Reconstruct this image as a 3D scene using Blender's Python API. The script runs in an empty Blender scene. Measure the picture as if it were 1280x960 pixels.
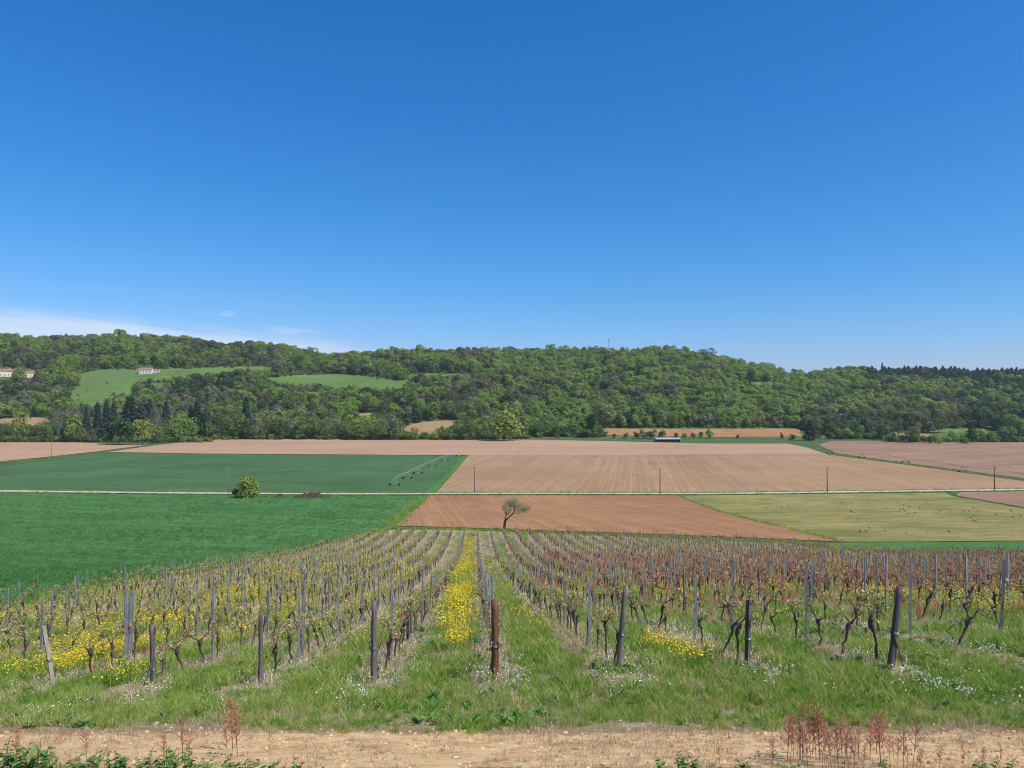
import bpy, math, random
import numpy as np
from mathutils import Vector

random.seed(11)
rng = np.random.default_rng(11)
scene = bpy.context.scene
COL = scene.collection

# ------------------------------------------------------------------ camera, sky, sun, exposure
EYE = 35.0                       # height of the eye over the valley's zero level
F = 960.0                        # focal length in photo pixels (photo 1280 x 960)
HZ = 500.0                       # photo row of the true horizon
cam_d = bpy.data.cameras.new('camera')
cam = bpy.data.objects.new('camera', cam_d)
COL.objects.link(cam)
cam_d.sensor_width = 36.0
cam_d.lens = 36.0 * F / 1280.0
cam_d.clip_start = 0.1
cam_d.clip_end = 30000.0
cam.location = (0, 0, EYE)
cam.rotation_euler = (math.radians(90), 0, 0)
cam_d.shift_y = (HZ - 480.0) / 1280.0      # horizon a little under the middle, verticals kept upright
scene.camera = cam

SUN_EL, SUN_AZ = math.radians(52), math.radians(120)      # azimuth clockwise from the view direction (+Y)
world = bpy.data.worlds.new('World')
scene.world = world
world.use_nodes = True
wt = world.node_tree
wt.nodes.clear()


def N(tree, kind, **kw):
    n = tree.nodes.new(kind)
    for k, v in kw.items():
        setattr(n, k, v)
    return n


def build_sky():
    L = wt.links.new
    sky = N(wt, 'ShaderNodeTexSky', sky_type='NISHITA', sun_disc=False)
    sky.sun_elevation, sky.sun_rotation = SUN_EL, SUN_AZ
    sky.altitude, sky.air_density, sky.dust_density, sky.ozone_density = 300.0, 1.0, 0.4, 3.0
    # a deep spring blue: grade the sky's channels (clear, dry air)
    sc_ = N(wt, 'ShaderNodeSeparateColor')
    L(sky.outputs[0], sc_.inputs[0])
    cc_ = N(wt, 'ShaderNodeCombineColor')
    for i, (gain, gam) in enumerate(((1.30, 2.05), (0.93, 1.08), (1.27, 0.86))):
        a_ = N(wt, 'ShaderNodeMath', operation='MULTIPLY')
        a_.inputs[1].default_value = 0.113
        L(sc_.outputs[i], a_.inputs[0])
        p_ = N(wt, 'ShaderNodeMath', operation='POWER')
        p_.inputs[1].default_value = gam
        L(a_.outputs[0], p_.inputs[0])
        m_ = N(wt, 'ShaderNodeMath', operation='MULTIPLY')
        m_.inputs[1].default_value = gain / 0.113
        L(p_.outputs[0], m_.inputs[0])
        L(m_.outputs[0], cc_.inputs[i])
    # thin cirrus low over the left part of the ridge, laid out on the sky's own direction
    tc = N(wt, 'ShaderNodeTexCoord')
    sp = N(wt, 'ShaderNodeSeparateXYZ')
    L(tc.outputs['Generated'], sp.inputs[0])

    def M(op, a, b=None, c=None):
        n = N(wt, 'ShaderNodeMath', operation=op)
        for i, v in enumerate((a, b, c)):
            if v is None:
                continue
            if isinstance(v, (int, float)):
                n.inputs[i].default_value = v
            else:
                L(v, n.inputs[i])
        return n.outputs[0]

    def MR(v, a, b, c=0.0, d=1.0):
        n = N(wt, 'ShaderNodeMapRange', interpolation_type='SMOOTHSTEP')
        L(v, n.inputs[0])
        for i, q in enumerate((a, b, c, d)):
            n.inputs[i + 1].default_value = q
        return n.outputs[0]
    az = M('ARCTAN2', sp.outputs[0], sp.outputs[1])
    el = M('ARCSINE', sp.outputs[2])
    cv = N(wt, 'ShaderNodeCombineXYZ')
    L(M('MULTIPLY', az, 9.0), cv.inputs[0])
    L(M('MULTIPLY', M('ADD', el, M('MULTIPLY', az, 0.10)), 95.0), cv.inputs[1])
    nz = N(wt, 'ShaderNodeTexNoise')
    nz.inputs['Scale'].default_value = 1.0
    nz.inputs['Detail'].default_value = 6.0
    nz.inputs['Roughness'].default_value = 0.55
    L(cv.outputs[0], nz.inputs['Vector'])
    # top edge of the bank slopes down to the right
    top = M('ADD', M('MULTIPLY', M('ADD', az, 0.60), -0.070), 0.106)
    rel = M('ADD', M('SUBTRACT', top, el), M('MULTIPLY', M('SUBTRACT', nz.outputs['Fac'], 0.5), 0.035))
    bank = M('MULTIPLY', MR(rel, -0.004, 0.022), MR(az, -0.10, -0.30))
    bank = M('MULTIPLY', bank, MR(nz.outputs['Fac'], 0.25, 0.55, 0.72, 1.0))
    # two loose wisps over the bank
    w1 = M('MULTIPLY', MR(M('ABSOLUTE', M('SUBTRACT', az, -0.354)), 0.0, 0.013, 1.0, 0.0),
           MR(M('ABSOLUTE', M('SUBTRACT', el, 0.105)), 0.0, 0.0045, 1.0, 0.0))
    w2 = M('MULTIPLY', MR(M('ABSOLUTE', M('SUBTRACT', az, -0.275)), 0.0, 0.055, 1.0, 0.0),
           MR(M('ABSOLUTE', M('SUBTRACT', el, M('ADD', 0.086, M('MULTIPLY', M('ADD', az, 0.275), -0.08)))), 0.0, 0.006, 1.0, 0.0))
    wisps = M('MULTIPLY', M('ADD', w1, M('MULTIPLY', w2, 0.6)), MR(nz.outputs['Fac'], 0.3, 0.65))
    fac = M('MINIMUM', M('ADD', M('MULTIPLY', bank, 0.60), M('MULTIPLY', wisps, 0.6)), 0.8)
    mix = N(wt, 'ShaderNodeMixRGB')
    L(fac, mix.inputs[0])
    L(cc_.outputs[0], mix.inputs[1])
    mix.inputs[2].default_value = (8.2, 8.6, 9.2, 1)
    bg = N(wt, 'ShaderNodeBackground')
    bg.inputs['Strength'].default_value = 0.095
    L(mix.outputs[0], bg.inputs['Color'])
    out = N(wt, 'ShaderNodeOutputWorld')
    L(bg.outputs[0], out.inputs['Surface'])


build_sky()
sun_d = bpy.data.lights.new('sun', 'SUN')
sun_d.energy = 4.8
sun_d.angle = math.radians(0.53)
sun_d.color = (1.0, 0.945, 0.85)
sun = bpy.data.objects.new('sun', sun_d)
COL.objects.link(sun)
sdir = Vector((math.sin(SUN_AZ) * math.cos(SUN_EL), math.cos(SUN_AZ) * math.cos(SUN_EL), math.sin(SUN_EL)))
sun.rotation_euler = (-sdir).to_track_quat('-Z', 'Y').to_euler()
sun.location = (60, -10, 120)
vs = scene.view_settings
vs.view_transform = 'Standard'
vs.look = 'None'
vs.gamma = 1.0
vs.use_curve_mapping = False
vs.exposure = 0.2
cy = scene.cycles
cy.max_bounces = 6
cy.diffuse_bounces = 3
cy.transparent_max_bounces = 6
cy.pixel_filter_type = 'BLACKMAN_HARRIS'
cy.filter_width = 1.05        # crisp, like a phone picture

# ------------------------------------------------------------------ small helpers


def tag(o, label=None, cat=None, group=None, kind=None):
    if label:
        o['label'] = label
    if cat:
        o['category'] = cat
    if group:
        o['group'] = group
    if kind:
        o['kind'] = kind
    return o


class MB:
    """Collects plain vertices and faces; build() links them as ONE mesh object."""

    def __init__(self):
        self.v, self.f, self.m = [], [], []

    def face(self, pts, mat=0):
        i = len(self.v)
        self.v.extend(tuple(p) for p in pts)
        self.f.append(tuple(range(i, i + len(pts))))
        self.m.append(mat)

    def tube(self, pts, rad, sides=6, mat=0, cap=True):
        pts = [Vector(p) for p in pts]
        n0 = len(self.v)
        prev = None
        for i, p in enumerate(pts):
            a = pts[max(i - 1, 0)]
            b = pts[min(i + 1, len(pts) - 1)]
            t = (b - a).normalized()
            ref = Vector((1, 0, 0)) if abs(t.x) < 0.8 else Vector((0, 1, 0))
            if prev is not None:
                ref = prev
            u = (ref - t * ref.dot(t)).normalized()
            prev = u
            w = t.cross(u)
            r = rad[i] if hasattr(rad, '__len__') else rad
            for s in range(sides):
                an = 2 * math.pi * s / sides
                self.v.append(tuple(p + (u * math.cos(an) + w * math.sin(an)) * r))
        for i in range(len(pts) - 1):
            for s in range(sides):
                a = n0 + i * sides + s
                b = n0 + i * sides + (s + 1) % sides
                self.f.append((a, b, b + sides, a + sides))
                self.m.append(mat)
        if cap:
            self.f.append(tuple(n0 + s for s in reversed(range(sides))))
            self.m.append(mat)
            e = n0 + (len(pts) - 1) * sides
            self.f.append(tuple(e + s for s in range(sides)))
            self.m.append(mat)

    def box(self, c, s, mat=0, rot=0.0):
        cx, cy_, cz = c
        hx, hy, hz = s[0] / 2, s[1] / 2, s[2] / 2
        n = len(self.v)
        cr, sr = math.cos(rot), math.sin(rot)
        for z in (-hz, hz):
            for x, y in ((-hx, -hy), (hx, -hy), (hx, hy), (-hx, hy)):
                self.v.append((cx + x * cr - y * sr, cy_ + x * sr + y * cr, cz + z))
        for q in ((3, 2, 1, 0), (4, 5, 6, 7), (0, 1, 5, 4), (1, 2, 6, 5), (2, 3, 7, 6), (3, 0, 4, 7)):
            self.f.append(tuple(n + i for i in q))
            self.m.append(mat)

    def mesh(self, name, mats, smooth=False):
        me = bpy.data.meshes.new(name)
        me.from_pydata(self.v, [], self.f)
        for m in (mats if isinstance(mats, (list, tuple)) else [mats]):
            me.materials.append(m)
        if len(set(self.m)) > 1:
            me.polygons.foreach_set('material_index', self.m)
        if smooth:
            me.polygons.foreach_set('use_smooth', [True] * len(self.f))
        me.update()
        return me

    def build(self, name, mats, parent=None, smooth=False):
        return link(name, self.mesh(name, mats, smooth), parent)


def link(name, data, parent=None):
    o = bpy.data.objects.new(name, data)
    COL.objects.link(o)
    if parent is not None:
        o.parent = parent
    return o


def mesh_np(name, v, faces, mats):
    me = bpy.data.meshes.new(name)
    me.from_pydata(v.tolist() if hasattr(v, 'tolist') else v, [], faces)
    for m in (mats if isinstance(mats, (list, tuple)) else [mats]):
        me.materials.append(m)
    me.update()
    return me


def copy_thing(o, name=None):
    c = o.copy()
    COL.objects.link(c)
    for ch in list(o.children):
        d = ch.copy()
        COL.objects.link(d)
        d.parent = c
    return c


ORD = ['first', 'second', 'third', 'fourth', 'fifth', 'sixth', 'seventh', 'eighth', 'ninth', 'tenth', 'eleventh', 'twelfth',
       'thirteenth', 'fourteenth', 'fifteenth', 'sixteenth', 'seventeenth', 'eighteenth', 'nineteenth', 'twentieth']


def nth(i):
    if i < 20:
        return ORD[i]
    n = i + 1
    return f"{n}{'th' if 10 <= n % 100 <= 20 else {1: 'st', 2: 'nd', 3: 'rd'}.get(n % 10, 'th')}"


# ------------------------------------------------------------------ terrain: one height function for everything
def pchip(xs, ys):
    xs, ys = np.array(xs, float), np.array(ys, float)
    h = np.diff(xs)
    d = np.diff(ys) / h
    m = np.zeros(len(xs))
    for i in range(1, len(xs) - 1):
        if d[i - 1] * d[i] > 0:
            w1, w2 = 2 * h[i] + h[i - 1], h[i] + 2 * h[i - 1]
            m[i] = (w1 + w2) / (w1 / d[i - 1] + w2 / d[i])
    m[0], m[-1] = d[0], d[-1]

    def f(x):
        x = np.asarray(x, float)
        i = np.clip(np.searchsorted(xs, x) - 1, 0, len(h) - 1)
        t = (np.clip(x, xs[0], xs[-1]) - xs[i]) / h[i]
        return ((1 + 2 * t) * (1 - t) ** 2 * ys[i] + t * (1 - t) ** 2 * h[i] * m[i] + t * t * (3 - 2 * t) * ys[i + 1] + t * t * (t - 1) * h[i] * m[i + 1])
    return f


DROP = pchip([-200, -40, -5, 0, 4, 7, 9.5, 12.8, 26, 48, 74, 100, 125, 170, 250, 400, 600, 700],
             [-25, -4, 1.2, 1.7, 2.6, 3.42, 4.07, 4.67, 7.35, 11.6, 16.0, 19.5, 21.9, 25.6, 30.4, 31.9, 33.0, 33.2])
HILL_T = pchip([640, 700, 760, 850, 950, 1050, 1150, 1300, 2500, 9000], [0, 0.03, 0.14, 0.33, 0.58, 0.82, 1.0, 1.03, 0.75, 0.2])
RIDGE_U = [-1500, -300, 0, 90, 180, 260, 350, 430, 520, 590, 660, 740, 830, 900, 950, 1000, 1100, 1200, 1280, 1700, 3000]
RIDGE_Y = [440, 426, 430, 432, 432, 436, 443, 453, 451, 448, 446, 446, 451, 457, 466, 474, 473, 473, 473, 476, 480]
RIDGE = pchip(RIDGE_U, RIDGE_Y)


def sst(a, b, x):
    t = np.clip((np.asarray(x, float) - a) / (b - a), 0, 1)
    return t * t * (3 - 2 * t)


def drop(X, Y):
    """How far the ground at X, Y lies below the eye."""
    X, Y = np.asarray(X, float), np.asarray(Y, float)
    d = DROP(Y)
    tilt = 0.055 * sst(9.4, 12.6, Y) * (1 - sst(16, 60, Y))
    d = d - tilt * 12.0 * np.tanh(X / 12.0)
    u = 640 + F * X / np.maximum(Y, 100.0)
    hill = HILL_T(Y) * ((HZ - RIDGE(u)) / F * 1150.0 + 33.0)
    bumps = 2.4 * np.sin(X / 61.0 + 1.3) * np.sin(Y / 47.0) + 1.6 * np.sin(X / 33.0) * np.cos(Y / 71.0 + X / 120.0)
    d = d - hill - bumps * sst(700, 860, Y)
    return d


def gz(X, Y):
    return EYE - drop(X, Y)


_SC = np.concatenate([np.geomspace(4.0, 700, 1800), np.linspace(701, 1300, 900)])


def at(px, py):
    """The ground point seen at a photo pixel."""
    X = (px - 640.0) / F * _SC
    r = drop(X, _SC) / _SC
    t = (py - HZ) / F
    k = np.nonzero(r <= t)[0]
    if len(k) == 0:
        Y = 1150.0
    else:
        i = k[0]
        if i == 0:
            Y = _SC[0]
        else:
            Y = _SC[i - 1] + (_SC[i] - _SC[i - 1]) * (r[i - 1] - t) / max(r[i - 1] - r[i], 1e-9)
    X = (px - 640.0) / F * Y
    return float(X), float(Y)


def pix(X, Y, up=0.0):
    return 640 + F * X / Y, HZ + F * (drop(X, Y) - up) / Y


def inside(px, py, poly):
    """Vectorised point in polygon."""
    px, py = np.asarray(px, float), np.asarray(py, float)
    r = np.zeros(px.shape, bool)
    n = len(poly)
    for i in range(n):
        x1, y1 = poly[i]
        x2, y2 = poly[(i + 1) % n]
        if y1 == y2:
            continue
        c = ((y1 > py) != (y2 > py)) & (px < (x2 - x1) * (py - y1) / (y2 - y1) + x1)
        r ^= c
    return r


# ------------------------------------------------------------------ materials
def mat(name):
    m = bpy.data.materials.new(name)
    m.use_nodes = True
    t = m.node_tree
    b = t.nodes['Principled BSDF']
    b.inputs['Roughness'].default_value = 0.9
    b.inputs['Specular IOR Level'].default_value = 0.15
    return m, t, b


class G:
    """Thin wrapper to write node graphs tersely."""

    def __init__(self, t):
        self.t = t
        self.L = t.links.new

    def _set(self, sock, v):
        if isinstance(v, (int, float)):
            sock.default_value = v
        elif isinstance(v, tuple):
            sock.default_value = v if len(v) != 3 or sock.type != 'RGBA' else (*v, 1)
        elif v is not None:
            self.L(v, sock)

    def math(self, op, a, b=None, c=None, clamp=False):
        n = N(self.t, 'ShaderNodeMath', operation=op, use_clamp=clamp)
        for i, v in enumerate((a, b, c)):
            self._set(n.inputs[i], v)
        return n.outputs[0]

    def pos(self):
        n = N(self.t, 'ShaderNodeNewGeometry')
        s = N(self.t, 'ShaderNodeSeparateXYZ')
        self.L(n.outputs['Position'], s.inputs[0])
        return n.outputs['Position'], s.outputs[0], s.outputs[1], s.outputs[2]

    def mapped(self, vec, scale=(1, 1, 1), rot=0.0, loc=(0, 0, 0)):
        r = N(self.t, 'ShaderNodeMapping')
        r.inputs['Rotation'].default_value = (0, 0, rot)
        self.L(vec, r.inputs['Vector'])
        s = N(self.t, 'ShaderNodeMapping')
        s.inputs['Scale'].default_value = scale
        s.inputs['Location'].default_value = loc
        self.L(r.outputs[0], s.inputs['Vector'])
        return s.outputs[0]

    def noise(self, vec, scale, detail=4.0, rough=0.55, dist=0.0):
        n = N(self.t, 'ShaderNodeTexNoise')
        n.inputs['Scale'].default_value = scale
        n.inputs['Detail'].default_value = detail
        n.inputs['Roughness'].default_value = rough
        n.inputs['Distortion'].default_value = dist
        if vec is not None:
            self.L(vec, n.inputs['Vector'])
        return n.outputs['Fac']

    def ramp(self, fac, stops, interp='LINEAR'):
        n = N(self.t, 'ShaderNodeValToRGB')
        n.color_ramp.interpolation = interp
        e = n.color_ramp.elements
        while len(e) < len(stops):
            e.new(0.5)
        for q, (p, c) in zip(e, stops):
            q.position = p
            q.color = (*c, 1)
        self.L(fac, n.inputs[0])
        return n.outputs[0]

    def rng(self, v, a, b, c=0.0, d=1.0, smooth=True):
        n = N(self.t, 'ShaderNodeMapRange', interpolation_type='SMOOTHSTEP' if smooth else 'LINEAR')
        self.L(v, n.inputs[0])
        for i, q in enumerate((a, b, c, d)):
            n.inputs[i + 1].default_value = q
        return n.outputs[0]

    def mix(self, fac, a, b, mode='MIX'):
        n = N(self.t, 'ShaderNodeMixRGB', blend_type=mode)
        self._set(n.inputs[0], fac)
        self._set(n.inputs[1], a)
        self._set(n.inputs[2], b)
        return n.outputs[0]

    def bump(self, h, strength, dist):
        n = N(self.t, 'ShaderNodeBump')
        n.inputs['Strength'].default_value = strength
        n.inputs['Distance'].default_value = dist
        self.L(h, n.inputs['Height'])
        return n.outputs[0]


def field_mat(name, c_lo, c_mid, c_hi, angle=0.0, across=1.1, along=70.0, streak=0.5, patch=28.0, fine=2.2, bump=0.5, patch_c=None, patch_amt=0.5, bands=0.55):
    """Open field: streaks along the working direction, broad patches, and fine clod or leaf grain."""
    m, t, b = mat(name)
    g = G(t)
    P, x, y, z = g.pos()
    v = g.mapped(P, (1 / across, 1 / along, 0.0), angle)
    s = g.noise(v, 1.0, 3.0, 0.6)
    p1 = g.noise(P, 1 / patch, 4.0, 0.6, 0.4)
    fn = g.noise(P, fine, 6.0, 0.75)
    f = g.math('ADD', g.math('MULTIPLY', s, streak), g.math('ADD', g.math('MULTIPLY', p1, 0.45), g.math('MULTIPLY', fn, 0.55)))
    f = g.math('DIVIDE', f, streak + 1.0)
    c = g.ramp(f, [(0.36, c_lo), (0.5, c_mid), (0.64, c_hi)])
    if patch_c:
        big = g.noise(g.mapped(P, (1 / (patch * 1.6), 1 / (patch * 2.6), 0), angle), 1.0, 3.0, 0.55, 0.6)
        c = g.mix(g.math('MULTIPLY', g.rng(big, 0.48, 0.68), patch_amt), c, patch_c)
    band = g.noise(g.mapped(P, (1 / (across * 5.0), 1 / (along * 1.7), 0.0), angle, (3.7, 1.1, 0)), 1.0, 4.0, 0.65)
    blot = g.noise(P, 0.22, 5.0, 0.7)
    tone = g.math('ADD', g.math('MULTIPLY', g.math('SUBTRACT', band, 0.5), bands), g.math('MULTIPLY', g.math('SUBTRACT', blot, 0.5), 0.55))
    tone = g.math('ADD', tone, 1.0)
    cb = N(t, 'ShaderNodeCombineColor')
    for i in range(3):
        g.L(tone, cb.inputs[i])
    c = g.mix(1.0, c, cb.outputs[0], 'MULTIPLY')
    g._set(b.inputs['Base Color'], c)
    h = g.math('ADD', g.math('MULTIPLY', s, 0.6), fn)
    g.L(g.bump(h, bump, 0.35), b.inputs['Normal'])
    return m


def leaf_mat(name, stops, hue_noise=0.05, grain=0.9, trans=0.25, spread=0.5):
    """Foliage: each plant draws its own tone, each clump a little of its own."""
    m, t, b = mat(name)
    g = G(t)
    oi = N(t, 'ShaderNodeObjectInfo')
    P, x, y, z = g.pos()
    n1 = g.noise(P, grain, 3.0, 0.7)
    big = g.noise(P, hue_noise, 2.0, 0.5)
    f = g.math('ADD', g.math('MULTIPLY', oi.outputs['Random'], spread), g.math('ADD', g.math('MULTIPLY', g.math('SUBTRACT', n1, 0.5), 1.1), g.math('MULTIPLY', big, 1.0 - spread)))
    c = g.ramp(f, stops)
    g._set(b.inputs['Base Color'], c)
    b.inputs['Roughness'].default_value = 0.75
    tr = N(t, 'ShaderNodeBsdfTranslucent')
    g._set(tr.inputs['Color'], c)
    mx = N(t, 'ShaderNodeMixShader')
    mx.inputs[0].default_value = trans
    g.L(b.outputs[0], mx.inputs[1])
    g.L(tr.outputs[0], mx.inputs[2])
    g.L(mx.outputs[0], t.nodes['Material Output'].inputs['Surface'])
    return m


def simple_mat(name, c1, c2, scale=8.0, stretch=(1, 1, 1), rough=0.85, metal=0.0, spec=0.2, bump=0.3, bdist=0.01, obj=True, rnd=0.25):
    m, t, b = mat(name)
    g = G(t)
    tc = N(t, 'ShaderNodeTexCoord')
    oi = N(t, 'ShaderNodeObjectInfo')
    v = g.mapped(tc.outputs['Object'], stretch)
    n = g.noise(v, scale, 6.0, 0.65)
    f = g.math('ADD', g.rng(n, 0.3, 0.7), g.math('MULTIPLY', g.math('SUBTRACT', oi.outputs['Random'], 0.5), rnd * 2), clamp=True)
    c = g.mix(f, c1, c2)
    g._set(b.inputs['Base Color'], c)
    b.inputs['Roughness'].default_value = rough
    b.inputs['Metallic'].default_value = metal
    b.inputs['Specular IOR Level'].default_value = spec
    g.L(g.bump(n, bump, bdist), b.inputs['Normal'])
    return m


ROW_SP, ROW_0, ROW_TAN = 2.1, 0.345, 0.0479


def row_x(k, Y):
    return ROW_0 + ROW_SP * k - ROW_TAN * Y


def vineyard_ground_mat():
    m, t, b = mat('vineyard_soil_and_turf')
    g = G(t)
    P, x, y, z = g.pos()
    r = g.math('DIVIDE', g.math('SUBTRACT', g.math('ADD', x, g.math('MULTIPLY', y, ROW_TAN)), ROW_0), ROW_SP)
    wob = g.math('MULTIPLY', g.math('SUBTRACT', g.noise(P, 0.9, 3.0, 0.6), 0.5), 0.28)
    fr = g.math('ABSOLUTE', g.math('SUBTRACT', g.math('FRACT', g.math('ADD', g.math('ADD', r, wob), 0.5)), 0.5))
    fine = g.noise(P, 14.0, 6.0, 0.75)
    mid = g.noise(P, 1.7, 5.0, 0.65)
    big = g.noise(g.mapped(P, (0.35, 0.07, 0.0), -ROW_TAN), 1.0, 4.0, 0.6, 0.5)
    turf = g.ramp(g.math('ADD', g.math('MULTIPLY', mid, 0.6), g.math('MULTIPLY', fine, 0.4)),
                  [(0.30, (0.060, 0.105, 0.020)), (0.46, (0.125, 0.185, 0.040)), (0.58, (0.21, 0.225, 0.075)), (0.70, (0.33, 0.26, 0.13))])
    dry = g.ramp(g.math('ADD', g.math('MULTIPLY', mid, 0.4), g.math('MULTIPLY', fine, 0.6)),
                 [(0.30, (0.19, 0.125, 0.08)), (0.47, (0.33, 0.24, 0.155)), (0.60, (0.45, 0.35, 0.25)), (0.74, (0.58, 0.49, 0.40))])
    dryer = g.math('MULTIPLY', g.rng(y, 18.0, 28.0), g.rng(x, 0.0, -5.0))
    turf = g.mix(g.math('MULTIPLY', g.rng(g.math('ADD', big, g.math('MULTIPLY', dryer, 0.12)), 0.46, 0.66), 0.65), turf, dry)
    hw = g.rng(g.noise(P, 0.35, 3.0, 0.6), 0.35, 0.65, 0.14, 0.34)
    strip = g.rng(g.math('SUBTRACT', fr, hw), 0.05, -0.05)
    past = g.rng(g.math('ADD', y, g.math('MULTIPLY', g.noise(P, 1.4, 3.0, 0.6), 2.4)), 12.2, 13.4)
    strip = g.math('MULTIPLY', strip, past)
    worn = g.math('MULTIPLY', g.rng(y, 11.4, 9.7), g.rng(g.noise(P, 2.1, 6.0, 0.75), 0.38, 0.58))
    strip = g.math('MAXIMUM', strip, worn)
    c = g.mix(g.math('MULTIPLY', strip, 0.92), turf, dry)
    # far headland along the brown field is plain turf
    g._set(b.inputs['Base Color'], c)
    g.L(g.bump(g.math('ADD', fine, mid), 0.6, 0.08), b.inputs['Normal'])
    return m


def track_mat():
    m, t, b = mat('dry_track_earth')
    g = G(t)
    P, x, y, z = g.pos()
    a = g.noise(g.mapped(P, (0.9, 1.5, 1.0)), 2.6, 8.0, 0.78, 0.6)
    f = g.noise(P, 22.0, 6.0, 0.8)
    v = g.math('ADD', g.math('MULTIPLY', a, 0.6), g.math('MULTIPLY', f, 0.4))
    c = g.ramp(v, [(0.35, (0.27, 0.135, 0.056)), (0.44, (0.51, 0.300, 0.138)), (0.52, (0.71, 0.475, 0.235)), (0.66, (0.83, 0.63, 0.36))])
    edge = g.math('ADD', g.rng(y, 8.75, 9.7), g.rng(y, 7.6, 7.05))
    n = g.noise(P, 2.3, 5.0, 0.7)
    e = g.rng(g.math('ADD', edge, g.math('MULTIPLY', g.math('SUBTRACT', n, 0.5), 1.3)), 0.35, 0.75)
    turf = g.ramp(f, [(0.35, (0.12, 0.11, 0.04)), (0.6, (0.30, 0.22, 0.10))])
    c = g.mix(g.math('MULTIPLY', e, 0.85), c, turf)
    g._set(b.inputs['Base Color'], c)
    g.L(g.bump(v, 0.9, 0.06), b.inputs['Normal'])
    return m


MAT = {}
MAT['verge'] = field_mat('verge_grass', (0.030, 0.062, 0.015), (0.062, 0.115, 0.028), (0.125, 0.165, 0.055), 0.2, 3.0, 9.0, 0.4, 12.0, 1.2)
MAT['forest_floor'] = field_mat('forest_floor', (0.055, 0.095, 0.026), (0.088, 0.140, 0.038), (0.135, 0.17, 0.06), 0.2, 8.0, 12.0, 0.4, 30.0, 0.3)
MAT['wheat'] = field_mat('young_wheat', (0.026, 0.100, 0.026), (0.062, 0.172, 0.046), (0.115, 0.235, 0.075), -1.15, 0.7, 60.0, 0.6, 22.0, 1.3, 0.9, (0.100, 0.200, 0.038), 0.55)
MAT['wheat_far'] = field_mat('far_wheat', (0.032, 0.080, 0.026), (0.062, 0.130, 0.044), (0.110, 0.178, 0.070), -1.3, 1.4, 60.0, 0.5, 40.0, 0.7, 0.9, (0.066, 0.130, 0.045), 0.5)
MAT['brown'] = field_mat('red_brown_tilth', (0.243, 0.118, 0.051), (0.346, 0.179, 0.082), (0.439, 0.249, 0.124), -0.14, 0.5, 90.0, 0.65, 30.0, 1.3, 0.9, (0.299, 0.145, 0.064), 0.55)
MAT['tan'] = field_mat('tan_tilth', (0.246, 0.142, 0.071), (0.339, 0.212, 0.114), (0.414, 0.271, 0.156), 0.16, 0.8, 160.0, 0.6, 60.0, 0.8, 0.9, (0.317, 0.182, 0.092), 0.5)
MAT['pink'] = field_mat('pale_tilth', (0.317, 0.190, 0.114), (0.396, 0.247, 0.153), (0.466, 0.304, 0.195), 1.45, 2.5, 160.0, 0.9, 70.0, 0.6, 0.6, (0.387, 0.251, 0.142), 0.5)
MAT['rust'] = field_mat('rust_tilth', (0.20, 0.118, 0.068), (0.285, 0.172, 0.105), (0.355, 0.228, 0.145), 1.1, 2.5, 110.0, 0.7, 60.0, 0.5, 0.8, (0.22, 0.135, 0.092), 0.75)
MAT['fallow'] = field_mat('fallow_grass', (0.114, 0.122, 0.030), (0.245, 0.212, 0.068), (0.388, 0.292, 0.120), 1.45, 2.2, 9.0, 0.5, 15.0, 0.8, 0.9, (0.137, 0.175, 0.035), 0.8)
MAT['clover'] = field_mat('lush_strip', (0.034, 0.120, 0.018), (0.064, 0.178, 0.030), (0.115, 0.225, 0.046), 1.4, 1.5, 30.0, 0.5, 20.0, 1.6)
MAT['meadow'] = field_mat('hill_meadow', (0.062, 0.118, 0.024), (0.102, 0.176, 0.038), (0.15, 0.215, 0.060), 1.2, 7.0, 60.0, 0.7, 60.0, 0.25, 0.4, (0.12, 0.165, 0.06), 0.6)
MAT['stubble'] = field_mat('straw_stubble', (0.194, 0.138, 0.060), (0.290, 0.203, 0.092), (0.370, 0.259, 0.128), 1.2, 4.0, 60.0, 0.5, 30.0, 0.6)
MAT['road'] = field_mat('pale_gravel_road', (0.36, 0.33, 0.28), (0.47, 0.43, 0.37), (0.56, 0.52, 0.45), 1.55, 0.8, 40.0, 0.8, 15.0, 1.5, 0.3)
MAT['vineyard'] = vineyard_ground_mat()
MAT['track'] = track_mat()

# ------------------------------------------------------------------ the ground, fields and road
Y_KN = np.unique(np.round(np.concatenate([
    np.linspace(-180, 0, 12), np.linspace(0, 30, 41), np.linspace(30, 130, 51), np.linspace(130, 300, 40),
    np.linspace(300, 640, 40), np.linspace(640, 1320, 86), np.geomspace(1320, 9000, 22)]), 3))


def base_ground():
    lim = np.concatenate([-np.geomspace(9000, 1500, 8), np.linspace(-1300, -420, 34), np.linspace(-400, -40, 19), np.linspace(-30, 30, 31), np.linspace(40, 400, 19), np.linspace(420, 1300, 34), np.geomspace(1500, 9000, 8)])
    XX, YY = np.meshgrid(lim, Y_KN)
    Z = gz(XX, YY) - 0.25 * (1 - sst(38, 55, YY)) - 0.06 * (1 - sst(560, 660, YY))
    v = np.stack([XX.ravel(), YY.ravel(), Z.ravel()], 1)
    nx, ny = len(lim), len(Y_KN)
    f, mi = [], []
    for j in range(ny - 1):
        for i in range(nx - 1):
            a = j * nx + i
            f.append((a, a + 1, a + nx + 1, a + nx))
            mi.append(1 if Y_KN[j] > 655 else 0)
    me = mesh_np('ground', v, f, [MAT['verge'], MAT['forest_floor']])
    me.polygons.foreach_set('material_index', mi)
    me.polygons.foreach_set('use_smooth', [True] * len(f))
    o = link('ground', me)
    tag(o, 'grassy valley ground rising into the wooded hill', kind='structure')


base_ground()


def w_poly(pts):
    return [at(*p) for p in pts]


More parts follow.
